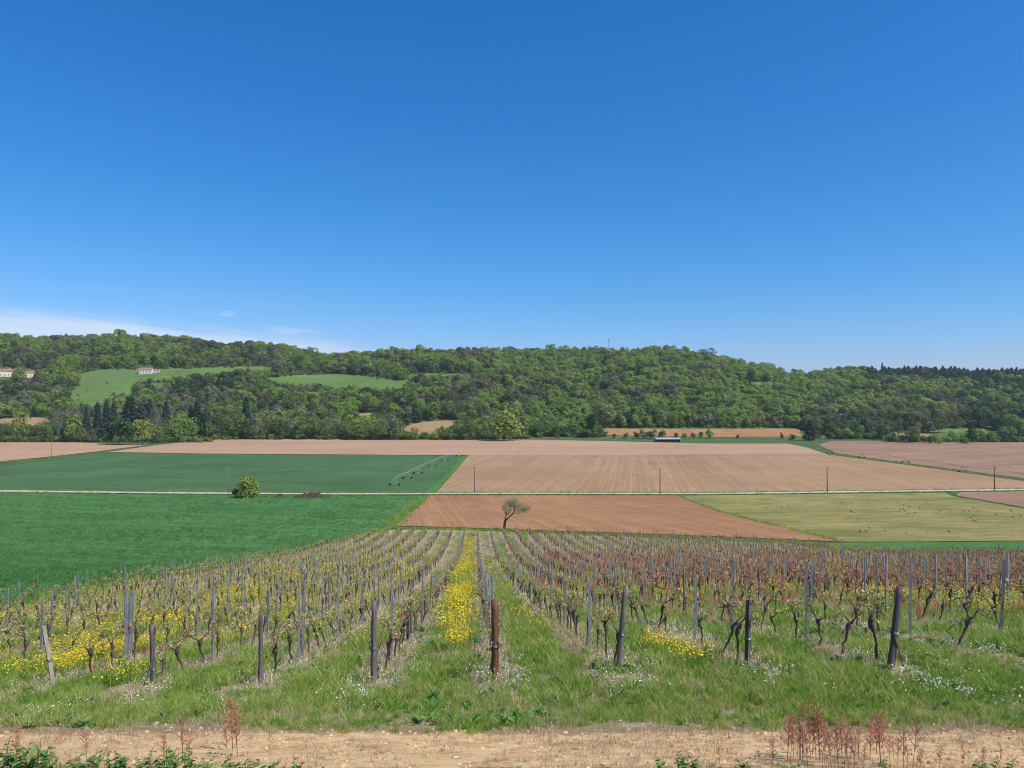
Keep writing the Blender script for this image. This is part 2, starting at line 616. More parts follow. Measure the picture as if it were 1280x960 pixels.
def sheet(name, poly, material, label, up=0.0, wob=0.0, max_dx=60.0):
    """A field: the part of the terrain inside a world-space outline, sliced into depth bands (one span per band)."""
    ys = np.array([p[1] for p in poly])
    xs = np.array([p[0] for p in poly])
    kn = Y_KN[(Y_KN > ys.min()) & (Y_KN < ys.max())]
    kn = np.unique(np.concatenate([kn, ys, np.linspace(ys.min(), ys.max(), 24)]))
    kn = kn[np.concatenate([[True], np.diff(kn) > 1e-3])]
    n = len(poly)
    rows = []
    for Y in kn:
        cr = []
        Yq = min(max(Y, ys.min() + 1e-4), ys.max() - 1e-4)
        for i in range(n):
            (x1, y1), (x2, y2) = poly[i], poly[(i + 1) % n]
            if (y1 > Yq) != (y2 > Yq):
                cr.append(x1 + (x2 - x1) * (Yq - y1) / (y2 - y1))
        if len(cr) < 2:
            continue
        rows.append((Y, min(cr), max(cr)))
    cols = int(min(60, max(2, max(r[2] - r[1] for r in rows) / max_dx + 2)))
    v, f = [], []
    r_ = np.random.default_rng(abs(hash(name)) % 1000 if False else len(name) * 7 + int(ys.min()))
    for Y, a, b in rows:
        if wob:
            a += r_.normal() * wob
            b += r_.normal() * wob
        X = np.linspace(a, b, cols)
        Z = gz(X, np.full(cols, Y)) + up
        v.extend(zip(X, np.full(cols, Y), Z))
    for j in range(len(rows) - 1):
        for i in range(cols - 1):
            q = j * cols + i
            f.append((q, q + 1, q + cols + 1, q + cols))
    me = mesh_np(name, [tuple(map(float, p)) for p in v], f, material)
    me.polygons.foreach_set('use_smooth', [True] * len(f))
    o = link(name, me)
    tag(o, label, kind='structure')
    return o


# vineyard outline (photo pixels -> ground)
V_LEFT = [(0, 766), (100, 742), (200, 722), (300, 704), (400, 682), (482, 662)]
V_FAR = [(490, 661), (560, 662), (620, 664), (700, 667), (800, 671), (900, 675), (1000, 680), (1060, 688), (1150, 691), (1280, 692)]
vl, vf = w_poly(V_LEFT), w_poly(V_FAR)
x_r, y_r = vf[-1]
VPOLY = [(-60.0, 9.6)] + [(vl[0][0] - 12, vl[0][1] - 14)] + vl + vf + [(x_r + 45, y_r - 6), (x_r + 45, 9.6)]


def vine_ground():
    # near part needs its own fine grid for the cross slope
    ys = np.concatenate([np.linspace(9.6, 40, 70), np.linspace(41, 135, 70)])
    n = len(VPOLY)
    v, f, rows = [], [], []
    for Y in ys:
        cr = []
        for i in range(n):
            (x1, y1), (x2, y2) = VPOLY[i], VPOLY[(i + 1) % n]
            if (y1 > Y + 1e-4) != (y2 > Y + 1e-4):
                cr.append(x1 + (x2 - x1) * (Y + 1e-4 - y1) / (y2 - y1))
        if len(cr) >= 2:
            rows.append((Y, min(cr), max(cr)))
    C = 90
    tt = np.linspace(-1, 1, C)
    for Y, a, b in rows:
        X = np.interp(np.linspace(0, 1, C), [0, 0.15, 0.85, 1], [a, max(a, -0.75 * Y), min(b, 0.75 * Y + 1), b]) if a < 0 < b else np.linspace(a, b, C)
        Z = gz(X, np.full(C, Y))
        if Y < 45:
            Z = Z + 0.025 * np.sin(X * 2.3 + Y * 0.9) * np.sin(Y * 2.1 - X * 0.7) * min(1, (Y - 9.6) / 2)
        v.extend(zip(X, np.full(C, Y), Z))
    for j in range(len(rows) - 1):
        for i in range(C - 1):
            q = j * C + i
            f.append((q, q + 1, q + C + 1, q + C))
    me = mesh_np('vineyard_ground', [tuple(map(float, p)) for p in v], f, MAT['vineyard'])
    me.polygons.foreach_set('use_smooth', [True] * len(f))
    tag(link('vineyard_ground', me), 'turf and dry soil strips under the vine rows', kind='structure')


vine_ground()
sheet('dirt_track', [(-60, 6.9), (60, 6.9), (60, 9.6), (-60, 9.6)], MAT['track'], 'dry tan earth track across the foreground', max_dx=3)
sheet('grass_bank', [(-60, -30), (60, -30), (60, 6.9), (-60, 6.9)], MAT['verge'], 'grassy bank on the near side of the earth track', max_dx=3)

# road across the valley
ROAD = [at(-260, 612.5), at(0, 614.5), at(240, 617), at(420, 618), at(640, 617.6), at(860, 617.8), at(1060, 615.5), at(1280, 612.6), at(1560, 609)]
ROAD_W = 4.4


def road():
    xs = np.linspace(ROAD[0][0], ROAD[-1][0], 90)
    yc = pchip([p[0] for p in ROAD], [p[1] for p in ROAD])(xs)
    v, f = [], []
    for x, y in zip(xs, yc):
        for s in (-1, 1):
            v.append((float(x), float(y + s * ROAD_W / 2), float(gz(x, y + s * ROAD_W / 2) + 0.22)))
    for i in range(len(xs) - 1):
        q = 2 * i
        f.append((q, q + 2, q + 3, q + 1))
    tag(link('road', mesh_np('road', v, f, MAT['road'])), 'narrow pale road running straight across the valley', kind='structure')


road()


def off_road(pts_px, side):
    """Field corners along the road, set back from its edge."""
    out = []
    rx = [p[0] for p in ROAD]
    ry = [p[1] for p in ROAD]
    fn = pchip(rx, ry)
    for px in pts_px:
        X = (px - 640) / F * 250
        for _ in range(6):
            Y = float(fn(X))
            X = (px - 640) / F * Y
        Y = float(fn(X)) + side * (ROAD_W / 2 + 2.4)
        out.append(((px - 640) / F * Y, Y))
    return out


wl = [(x - 0.8, y) for x, y in vl]
sheet('wheat_field', [(wl[0][0] - 60, wl[0][1] - 16)] + wl[:-1] + w_poly([(470, 663), (505, 636)]) + off_road([522, 400, 240, 0, -260], -1), MAT['wheat'],
      'dark green young wheat field between vineyard and road', 0.0)
sheet('grass_verge', w_poly([(476, 664), (492, 660), (530, 624)]) + off_road([536, 521], -1) + w_poly([(505, 637)]), MAT['clover'], 'grass strip between the wheat and the brown field', 0.03)
sheet('ploughed_field', w_poly([(494, 657.5), (560, 659), (620, 661), (700, 664), (800, 667), (900, 671), (1000, 675), (1052, 677.5), (1000, 664), (960, 655), (900, 640), (868, 628)]) + off_road([848, 700, 536], -1), MAT['brown'],
      'reddish brown ploughed field just beyond the vineyard', 0.06)
sheet('fallow_field', w_poly([(1054, 677.5), (1160, 677), (1284, 676), (1400, 675), (1500, 650), (1280, 636), (1225, 626), (1190, 620)]) + off_road([1180, 1060, 851], -1) + w_poly([(871, 628.5), (902, 640), (962, 655), (1002, 664)]), MAT['fallow'],
      'dry yellowish fallow field on the right before the road', 0.03)
sheet('red_soil_field', w_poly([(1500, 648), (1280, 634), (1228, 625), (1195, 619.5)]) + off_road([1200, 1280, 1500], -1), MAT['rust'], 'small reddish bare field at the right road edge', 0.05)
sheet('crop_strip', w_poly([(1020, 679), (1054, 679), (1160, 678), (1284, 677), (1400, 676)]) + w_poly([(1400, 694), (1280, 694), (1150, 693), (1070, 690)]), MAT['clover'], 'lush green strip behind the right end of the vineyard', 0.05)
sheet('upper_wheat_field', off_road([-200, 0, 240, 420, 528], 1) + w_poly([(560, 591), (577, 570.5), (400, 569), (250, 567.8), (128, 566), (60, 575), (0, 584.5), (-160, 594)]), MAT['wheat_far'],
      'bluish green wheat field beyond the road with irrigator', 0.05)
sheet('grass_strip', off_road([529, 543], 1) + w_poly([(566, 592), (584, 570), (578, 570), (561, 591)]), MAT['clover'], 'narrow grass strip beside the irrigator', 0.05)
sheet('tan_field', off_road([545, 700, 860, 1060, 1280, 1420], 1) + w_poly([(1420, 607), (1280, 601.5), (1160, 585), (1090, 575.5), (1040, 569), (860, 569), (700, 568), (586, 569)]), MAT['tan'],
      'large tan ploughed field beyond the road', 0.06)
sheet('pale_field', w_poly([(135, 565), (250, 567), (400, 568), (580, 569), (700, 567), (860, 568), (1036, 568.5), (1010, 560), (985, 554.5), (900, 555), (780, 552), (660, 549.5), (450, 549.5), (330, 548.5), (262, 548.5), (200, 556)]), MAT['pink'],
      'pale pinkish bare field below the wooded hill', 0.08)
sheet('left_bare_field', w_poly([(-160, 590), (0, 577), (60, 571), (124, 564), (185, 556), (150, 556.5), (100, 553), (0, 553), (-160, 553)]), MAT['pink'], 'pale bare field at the far left before the trees', 0.08)
sheet('right_bare_field', w_poly([(1420, 604), (1280, 598), (1160, 582.5), (1090, 573), (1046, 566.5), (1022, 556), (1040, 551), (1100, 551.5), (1170, 555), (1280, 553), (1420, 553)]), MAT['rust'],
      'rust coloured bare field on the right beyond the irrigation line', 0.08)

# clearings on the hill, photo outlines
CLEAR = {
    'hill_meadow_west': [(92, 512), (84, 498), (96, 480), (100, 466), (130, 461.5), (200, 461), (270, 459), (342, 458), (338, 466), (290, 470), (240, 474), (200, 478), (182, 479), (165, 486), (168, 494), (140, 500), (128, 512)],
    'hill_meadow_middle': [(326, 474), (360, 469), (420, 467), (470, 471), (505, 476), (518, 480), (500, 489), (470, 492), (430, 488), (380, 486), (340, 482)],
    'hill_glade': [(500, 470), (520, 466), (600, 467), (585, 474), (540, 474)],
    'hill_glade_east': [(912, 476), (940, 478), (1000, 483), (960, 484), (920, 481)],
    'sunken_stubble': [(498, 540), (512, 531), (540, 527), (577, 525), (572, 534), (552, 540), (530, 545)],
    'heath_clearing': [(438, 522), (450, 517), (482, 516), (478, 522), (455, 526)],
    'east_stubble': [(756, 544), (752, 536), (800, 536.5), (860, 537), (930, 536.5), (1000, 536.5), (1002, 546), (900, 547), (840, 546), (800, 546)],
    'hedge_stubble': [(1112, 544), (1118, 540), (1160, 543), (1190, 548), (1185, 551), (1150, 548)],
    'small_paddock': [(1160, 540), (1175, 536), (1230, 536), (1258, 545), (1240, 547), (1200, 542)],
    'west_stubble': [(-20, 538), (-20, 526), (30, 522), (66, 523), (62, 536)],
    'upper_track': [(838, 471.5), (845, 470), (885, 470.5), (880, 472.5)],
}
CL_MAT = {'sunken_stubble': 'stubble', 'east_stubble': 'brown', 'hedge_stubble': 'stubble', 'west_stubble': 'stubble', 'heath_clearing': 'stubble', 'upper_track': 'road'}
CL_NAME = {'hill_meadow_west': ('meadow', 'broad green meadow around the white hillside house'), 'hill_meadow_middle': ('meadow', 'long green meadow high on the middle of the hill'),
           'hill_glade': ('meadow', 'small green glade right of the long meadow'), 'hill_glade_east': ('meadow', 'thin green glade under the right ridge'),
           'sunken_stubble': ('stubble_field', 'small straw field sunk among trees left of the round willow'), 'heath_clearing': ('clearing', 'dull brown clearing in the wood'),
           'east_stubble': ('bare_field', 'long brown field at the foot of the wood on the right'), 'hedge_stubble': ('stubble_field', 'small straw field behind the right hedge'),
           'small_paddock': ('paddock', 'small green paddock behind the right hedge'), 'west_stubble': ('stubble_field', 'straw field behind the far left trees'),
           'upper_track': ('hill_track', 'pale track on the wooded slope')}
for k, poly in CLEAR.items():
    nm, lb = CL_NAME[k]
    sheet(nm, w_poly(poly), MAT[CL_MAT.get(k, 'meadow')], lb, 0.35, 0.0, 8.0)

# ------------------------------------------------------------------ plants: instancing of uncountable cover
def scatter(name, protos, pts, label, kind='stuff'):
    """pts: rows of x, y, z, scale, rotation, prototype index. One object of kind stuff."""
    pts = np.asarray(pts, float)
    src = bpy.data.collections.new(name + '_kinds')
    for i, (me) in enumerate(protos):
        o = bpy.data.objects.new(f'{name}_{i:02d}', me)
        src.objects.link(o)
    me = bpy.data.meshes.new(name)
    me.from_pydata(pts[:, :3].tolist(), [], [])
    for nm, typ, colm in (('scl', 'FLOAT', 3), ('rot', 'FLOAT', 4), ('idx', 'INT', 5)):
        a = me.attributes.new(nm, typ, 'POINT')
        a.data.foreach_set('value', pts[:, colm].astype(np.int32 if typ == 'INT' else np.float32))
    o = link(name, me)
    ng = bpy.data.node_groups.new(name, 'GeometryNodeTree')
    ng.interface.new_socket('Geometry', in_out='INPUT', socket_type='NodeSocketGeometry')
    ng.interface.new_socket('Geometry', in_out='OUTPUT', socket_type='NodeSocketGeometry')
    L = ng.links.new
    gi, go = N(ng, 'NodeGroupInput'), N(ng, 'NodeGroupOutput')
    ci = N(ng, 'GeometryNodeCollectionInfo')
    ci.inputs['Collection'].default_value = src
    ci.inputs['Separate Children'].default_value = True
    ci.inputs['Reset Children'].default_value = True

    def attr(nm, typ):
        n = N(ng, 'GeometryNodeInputNamedAttribute', data_type=typ)
        n.inputs['Name'].default_value = nm
        return n.outputs['Attribute']
    ip = N(ng, 'GeometryNodeInstanceOnPoints')
    L(gi.outputs[0], ip.inputs['Points'])
    L(ci.outputs[0], ip.inputs['Instance'])
    ip.inputs['Pick Instance'].default_value = True
    L(attr('idx', 'INT'), ip.inputs['Instance Index'])
    cx = N(ng, 'ShaderNodeCombineXYZ')
    L(attr('rot', 'FLOAT'), cx.inputs[2])
    L(cx.outputs[0], ip.inputs['Rotation'])
    L(attr('scl', 'FLOAT'), ip.inputs['Scale'])
    L(ip.outputs[0], go.inputs[0])
    md = o.modifiers.new(name, 'NODES')
    md.node_group = ng
    tag(o, label, kind=kind)
    return o


MAT['grass'] = leaf_mat('grass_blades', [(0.20, (0.130, 0.265, 0.028)), (0.40, (0.240, 0.395, 0.052)), (0.58, (0.365, 0.455, 0.090)), (0.76, (0.54, 0.49, 0.19)), (0.95, (0.62, 0.50, 0.29))], 0.7, 6.0, 0.5, 0.5)
MAT['straw'] = leaf_mat('dry_straw', [(0.2, (0.33, 0.22, 0.14)), (0.5, (0.50, 0.37, 0.25)), (0.8, (0.66, 0.54, 0.40))], 0.7, 6.0, 0.2, 0.6)
MAT['weed'] = leaf_mat('weed_leaf', [(0.2, (0.07, 0.16, 0.035)), (0.5, (0.12, 0.25, 0.055)), (0.8, (0.20, 0.31, 0.085))], 0.8, 9.0, 0.3, 0.5)
MAT['sorrel'] = leaf_mat('sorrel_seed', [(0.2, (0.40, 0.12, 0.085)), (0.5, (0.55, 0.20, 0.145)), (0.8, (0.62, 0.33, 0.22))], 0.8, 9.0, 0.25, 0.5)
MAT['stem'] = simple_mat('weed_stem', (0.14, 0.10, 0.045), (0.20, 0.11, 0.06), 20)
MAT['white_petal'] = simple_mat('white_petal', (0.74, 0.72, 0.68), (0.85, 0.84, 0.82), 30, rnd=0.1)
MAT['yellow_petal'] = simple_mat('yellow_petal', (0.66, 0.43, 0.012), (0.80, 0.58, 0.02), 30, rnd=0.2)


def tuft(seed, n, h, spread, w, lean, m):
    r = random.Random(seed)
    mb = MB()
    for _ in range(n):
        a = r.uniform(0, 6.283)
        d = spread * math.sqrt(r.random())
        bx, by = d * math.cos(a), d * math.sin(a)
        hh = h * r.uniform(0.45, 1.1)
        la = r.uniform(0, 6.283)
        le = lean * r.uniform(0.2, 1.2) * hh
        q = r.uniform(0, 3.14)
        wx, wy = math.cos(q) * w, math.sin(q) * w
        mx, my = bx + 0.35 * le * math.cos(la), by + 0.35 * le * math.sin(la)
        tx, ty = bx + le * math.cos(la), by + le * math.sin(la)
        mb.face([(bx - wx, by - wy, -0.02), (bx + wx, by + wy, -0.02), (mx + wx * .8, my + wy * .8, hh * .6), (mx - wx * .8, my - wy * .8, hh * .6)])
        mb.face([(mx - wx * .8, my - wy * .8, hh * .6), (mx + wx * .8, my + wy * .8, hh * .6), (tx, ty, hh)])
    return mb.mesh('tuft', m)


def flower_patch(seed, n, rad, h, size, petal, stem):
    r = random.Random(seed)
    mb = MB()
    for _ in range(n):
        a, d = r.uniform(0, 6.283), rad * math.sqrt(r.random())
        x, y, z = d * math.cos(a), d * math.sin(a), h * r.uniform(0.6, 1.2)
        s = size * r.uniform(0.7, 1.2)
        tl, ta = r.uniform(0.1, 0.7), r.uniform(0, 6.283)
        nv = Vector((math.sin(tl) * math.cos(ta), math.sin(tl) * math.sin(ta), math.cos(tl)))
        u = nv.orthogonal().normalized()
        w_ = nv.cross(u)
        c = Vector((x, y, z))
        mb.face([c + (u * math.cos(k * 1.0472) + w_ * math.sin(k * 1.0472)) * s for k in range(6)], 0)
        mb.face([(x - .003, y, 0), (x + .003, y, 0), (x + .002, y, z), (x - .002, y, z)], 1)
    return mb.mesh('flower_patch', [petal, stem])


def vine_mask(X, Y):
    return inside(X, Y, VPOLY)


def rowpos(X, Y):
    r = (X + ROW_TAN * Y - ROW_0) / ROW_SP
    return np.abs(r - np.round(r)) * ROW_SP, np.floor(r), r


def vnoise(X, Y, s, seed=0):
    """Cheap smooth value noise in numpy, about 0..1."""
    x, y = np.asarray(X) / s, np.asarray(Y) / s
    xi, yi = np.floor(x).astype(int), np.floor(y).astype(int)
    xf, yf = x - xi, y - yi
    xf, yf = xf * xf * (3 - 2 * xf), yf * yf * (3 - 2 * yf)

    def hsh(a, b):
        h = (a * 374761393 + b * 668265263 + seed * 144665) & 0x7fffffff
        h = (h ^ (h >> 13)) * 1274126177 & 0x7fffffff
        return ((h ^ (h >> 16)) & 0xffff) / 65535.0
    return (hsh(xi, yi) * (1 - xf) + hsh(xi + 1, yi) * xf) * (1 - yf) + (hsh(xi, yi + 1) * (1 - xf) + hsh(xi + 1, yi + 1) * xf) * yf


def candidates(y0, y1, per_m2, margin=1.5):
    """Random ground points inside the view wedge between two depths."""
    area = 0.70 * (y1 * y1 - y0 * y0) + 2 * margin * (y1 - y0)
    n = int(area * per_m2)
    Y = np.sqrt(rng.random(n) * (y1 * y1 - y0 * y0) + y0 * y0)
    X = (rng.random(n) * 2 - 1) * (0.70 * Y + margin)
    return X, Y


GRASS = [tuft(1, 16, 0.18, 0.10, 0.0055, 0.9, MAT['grass']), tuft(2, 20, 0.24, 0.12, 0.0060, 1.0, MAT['grass']), tuft(3, 14, 0.12, 0.12, 0.0070, 1.4, MAT['grass']),
         tuft(4, 22, 0.20, 0.14, 0.0055, 0.8, MAT['grass']), tuft(5, 16, 0.14, 0.16, 0.0070, 1.5, MAT['grass'])]
STRAW = [tuft(11, 14, 0.10, 0.14, 0.005, 1.6, MAT['straw']), tuft(12, 10, 0.18, 0.10, 0.004, 0.8, MAT['straw'])]


def pack(X, Y, scl, idx, dz=0.0):
    return np.stack([X, Y, gz(X, Y) + dz, scl, rng.random(len(X)) * 6.283, idx], 1)


def sow_grass():
    out = []
    for y0, y1, dens, sc in ((8.4, 12.5, 150, 0.85), (12.5, 16, 75, 1.0), (16, 26, 30, 1.25), (26, 45, 11, 1.7), (45, 80, 3.6, 2.3), (80, 135, 1.0, 3.0)):
        X, Y = candidates(y0, y1, dens)
        d, _, r = rowpos(X, Y)
        # ragged near edge of the turf, thinner under the vines, thinner in the drier places
        keep = rng.random(len(X))
        p = np.where((d < 0.30 + 0.50 * vnoise(X, Y, 1.6, 3) * vnoise(X, Y, 0.6, 4) * 1.6) & (Y > 11.0 + 1.9 * vnoise(X, Y, 1.1, 5)), 0.14, 1.0)
        p *= 0.40 + 0.75 * vnoise(X, Y, 1.7, 9)
        p *= 1 - 0.60 * sst(19, 27, Y) * sst(-0.5, -4, X) * (vnoise(np.floor(r), Y, 30, 8) * 0.5 + 0.6)
        edge = 9.3 + 1.3 * (vnoise(X, Y, 1.5, 12) - 0.5) + 0.7 * (vnoise(X, Y, 0.4, 14) - 0.5)
        p *= sst(-0.15, 0.5, Y - edge)
        ok = (keep < p) & ((vine_mask(X, Y)) | (Y < 11))
        X, Y, d = X[ok], Y[ok], d[ok]
        lush = 0.5 * vnoise(X, Y, 2.6, 21) + 0.5 * vnoise(X, Y, 0.7, 22)
        s = sc * (0.35 + 1.15 * lush) * rng.uniform(0.7, 1.2, len(X)) * np.where(Y < 10.6, 0.72, 1.0)
        s = np.where(Y > 45, s * 0.8, s)
        out.append(pack(X, Y, s, rng.integers(0, 5, len(X))))
    scatter('grass', GRASS, np.concatenate(out), 'tufts of green grass between the vine rows')
    out = []
    for y0, y1, dens, sc in ((6.6, 9.8, 110, 0.42), (9.6, 12.5, 60, 0.7), (12.5, 22, 26, 1.0), (22, 45, 9, 1.5), (45, 120, 0.9, 2.6)):
        X, Y = candidates(y0, y1, dens)
        d, _, r = rowpos(X, Y)
        p = np.where(Y < 12.4, np.where(Y < 9.6, 0.15 + 0.85 * (vnoise(X, Y, 0.9, 31) > 0.45), 0.2 + 0.6 * (vnoise(X, Y, 0.8, 35) > 0.5)), np.where(d < 0.48, 1.0, 0.12 + 0.5 * (vnoise(X, Y, 1.1, 33) > 0.6) + 0.4 * sst(19, 27, Y) * (X < -1)))
        ok = (rng.random(len(X)) < p) & ((vine_mask(X, Y)) | (Y < 11))
        X, Y = X[ok], Y[ok]
        out.append(pack(X, Y, sc * rng.uniform(0.6, 1.3, len(X)), rng.integers(0, 2, len(X))))
    scatter('dry_grass', STRAW, np.concatenate(out), 'short dry straw along the rows and on the track')


sow_grass()


def lump(seed, m):
    r = random.Random(seed)
    mb = MB()
    base = [(0, 0, 1), (1, 0, .1), (0, 1, .1), (-1, 0, .1), (0, -1, .1), (.7, .7, .5), (-.7, .7, .5), (-.7, -.7, .5), (.7, -.7, .5)]
    P = [tuple(c * r.uniform(.6, 1.2) for c in q) for q in base]
    for q in ((0, 5, 6), (0, 6, 7), (0, 7, 8), (0, 8, 5), (5, 1, 2), (5, 2, 6), (6, 2, 3), (6, 3, 7), (7, 3, 4), (7, 4, 8), (8, 4, 1), (8, 1, 5)):
        if len(set(q)) == 3:
            mb.face([P[i] for i in q])
    return mb.mesh('clod', m)


MAT['clod'] = simple_mat('dry_clod', (0.33, 0.19, 0.095), (0.68, 0.48, 0.28), 1.3, rnd=0.5)


def sow_track():
    X, Y = candidates(6.7, 10.2, 150)
    p = 0.15 + 0.85 * vnoise(X, Y, 0.35, 61) * vnoise(X, Y, 1.3, 62) * 1.6
    ok = rng.random(len(X)) < np.where(Y > 9.4, p * .5, p)
    X, Y = X[ok], Y[ok]
    s = 0.006 + 0.030 * rng.random(len(X)) ** 3.5
    pts = pack(X, Y, s, rng.integers(0, 4, len(X)), -0.002)
    scatter('earth_clods', [lump(i, MAT['clod']) for i in range(4)], pts, 'loose dry clods and crumbs on the track')
    # broad leaved weeds sitting in the turf
    ros = []
    for k in range(4):
        r = random.Random(40 + k)
        mb = MB()
        for i in range(16):
            a = r.uniform(0, 6.283)
            ln, el, w = r.uniform(.06, .15), r.uniform(.15, 1.1), r.uniform(.012, .028)
            d = Vector((math.cos(a) * math.cos(el), math.sin(a) * math.cos(el), math.sin(el)))
            q = Vector((-math.sin(a), math.cos(a), 0)) * w
            b = Vector((r.uniform(-.04, .04), r.uniform(-.04, .04), 0))
            mb.face([b, b + d * ln * .55 + q, b + d * ln + Vector((0, 0, -.02)), b + d * ln * .55 - q])
        ros.append(mb.mesh('rosette', MAT['weed']))
    out = []
    for y0, y1, dens, sc in ((9.6, 16, 16, 1.0), (16, 32, 5, 1.4)):
        X, Y = candidates(y0, y1, dens)
        ok = (vnoise(X, Y, 0.9, 71) > 0.5) & (rng.random(len(X)) < .8) & vine_mask(X, Y)
        X, Y = X[ok], Y[ok]
        out.append(pack(X, Y, sc * rng.uniform(.6, 1.5, len(X)), rng.integers(0, 4, len(X))))
    scatter('ground_weeds', ros, np.concatenate(out), 'broad leaved weeds growing low in the turf')


sow_track()


def sow_margins():
    """Rank grass along the far edge of the vines, the road and the field boundaries."""
    out = []

    def along(pts, step, jit, s0, s1):
        for (x1, y1), (x2, y2) in zip(pts[:-1], pts[1:]):
            n = max(2, int(math.hypot(x2 - x1, y2 - y1) / step))
            for t in rng.random(n):
                out.append((x1 + (x2 - x1) * t + rng.normal() * jit, y1 + (y2 - y1) * t + rng.normal() * jit, rng.uniform(s0, s1)))
    along(vf, 0.10, 0.45, 1.6, 3.6)
    along(vl, 0.10, 0.35, 1.0, 2.6)
    for sd in (-1, 1):
        along([(x, y + sd * (ROAD_W / 2 + 1.0)) for x, y in ROAD], 0.30, 0.45, 2.0, 4.2)
    along(w_poly([(487, 657), (505, 640), (530, 623)]), .15, 1.1, 1.5, 4)
    along(w_poly([(868, 628), (902, 640), (960, 655), (1052, 677)]), .25, .5, 1.5, 3)
    along(w_poly([(1280, 599.5), (1160, 584), (1090, 574.5), (1042, 568)]), .4, .8, 2, 4.5)
    A = np.array(out)
    pts = np.stack([A[:, 0], A[:, 1], gz(A[:, 0], A[:, 1]), A[:, 2], rng.random(len(A)) * 6.28, rng.integers(0, 5, len(A))], 1)
    scatter('margin_grass', GRASS, pts, 'rank grass along the road and the field boundaries')


sow_margins()
MAT['wheat_blade'] = leaf_mat('wheat_blades', [(0.2, (0.075, 0.200, 0.045)), (0.5, (0.140, 0.305, 0.078)), (0.8, (0.25, 0.40, 0.13))], 0.06, 1.2, 0.5, 0.35)


def sow_wheat():
    """Young wheat in the nearer part of the left field; wheel lines stay open."""
    W = [tuft(80 + i, 14, 0.26, 0.30, 0.016, 0.8, MAT['wheat_blade']) for i in range(4)]
    wpoly = [(wl[0][0] - 60, wl[0][1] - 16)] + wl[:-1] + w_poly([(470, 663), (505, 636)]) + off_road([522, 400, 240, 0, -260], -1)
    out = []
    for y0, y1, dens, sc in ((24, 60, 5.0, 0.9), (60, 110, 2.4, 1.15), (110, 180, 0.9, 1.5), (180, 246, 0.42, 1.9)):
        X, Y = candidates(y0, y1, dens, 25.0)
        q = X * 0.43 + Y * 0.90 + 5 * np.sin(X / 31.0)
        line = np.minimum(np.abs((q % 24.0) - 1.0), np.abs((q % 24.0) - 2.9))
        ok = inside(X, Y, wpoly) & (line > 0.32 + Y * 0.0022) & (X < 0) & (rng.random(len(X)) < 0.45 + 0.6 * vnoise(X, Y, 7, 95))
        X, Y = X[ok], Y[ok]
        out.append(pack(X, Y, sc * rng.uniform(.6, 1.2, len(X)) * (0.75 + 0.5 * vnoise(X, Y, 13, 96)), rng.integers(0, 4, len(X))))
    scatter('wheat_crop', W, np.concatenate(out), 'young green wheat standing in the left field')


sow_wheat()


def sow_extras():
    red = [tuft(60 + i, 12, 0.62, 0.16, 0.010, 0.25, MAT['sorrel']) for i in range(3)]
    out = []
    for y0, y1, dens, sc in ((19, 30, 3.2, 0.8), (30, 55, 2.2, 1.0), (55, 96, 1.2, 1.25)):
        X, Y = candidates(y0, y1, dens)
        p = sst(1.5, 8, X + 0.05 * Y) * (0.15 + 1.1 * sst(0.35, 0.7, vnoise(X, Y, 6, 81)))
        ok = (rng.random(len(X)) < p) & vine_mask(X, Y)
        X, Y = X[ok], Y[ok]
        out.append(pack(X, Y, sc * rng.uniform(.5, 1.15, len(X)), rng.integers(0, 3, len(X))))
    scatter('red_sorrel', red, np.concatenate(out), 'reddish sorrel growing among the right hand vine rows')
    # scrubby weeds dotted over the fallow field and the hill meadows
    wd = [crown_round(980 + i, LEAFS[k], 110, 0.12, low=0.0, wide=0.8, lobes=6) for i, k in enumerate(('mid', 'olive', 'fresh'))]
    pts = []
    for u, v in zip(rng.uniform(880, 1285, 420), 619 + 54 * rng.random(420) ** 1.5):
        if inside(u, v, [(875, 626), (1180, 620), (1290, 640), (1290, 674), (1060, 675), (960, 652)]):
            X, Y = at(float(u), float(v))
            if vnoise(X, Y, 12, 91) > 0.55:
                pts.append((X, Y, random.uniform(.12, .42)))
    for key, n in (('hill_meadow_west', 60), ('hill_meadow_middle', 14), ('hill_glade', 14)):
        P = CLEAR[key]
        xs, ys = [p[0] for p in P], [p[1] for p in P]
        for _ in range(n):
            u, v = random.uniform(min(xs), max(xs)), max(random.uniform(min(ys), max(ys)), random.uniform(min(ys), max(ys)))
            if inside(u, v, P) and abs(u - 183) > 16:
                X, Y = at(u, v)
                pts.append((X, Y, random.uniform(1.2, 4.5)))
        for (u1, v1), (u2, v2) in zip(P, P[1:] + P[:1]):
            for _ in range(int(math.hypot(u2 - u1, v2 - v1) / 2.2)):
                t = random.random()
                X, Y = at(u1 + (u2 - u1) * t + random.gauss(0, 1.2), v1 + (v2 - v1) * t + random.gauss(0, .6))
                pts.append((X, Y, random.uniform(2, 6)))
    A = np.array(pts)
    scatter('scrub', wd, np.stack([A[:, 0], A[:, 1], gz(A[:, 0], A[:, 1]), A[:, 2], rng.random(len(A)) * 6.28, rng.integers(0, 3, len(A))], 1), 'scrubby weeds and bushes dotted over the open fields')


DAISY = [flower_patch(i, n, 0.24, h, 0.0085, MAT['white_petal'], MAT['grass']) for i, (n, h) in enumerate(((16, .12), (24, .10), (9, .16)))]
BUTTER = [flower_patch(20 + i, n, 0.26, h, 0.0145, MAT['yellow_petal'], MAT['grass']) for i, (n, h) in enumerate(((22, .28), (32, .31), (12, .27)))]
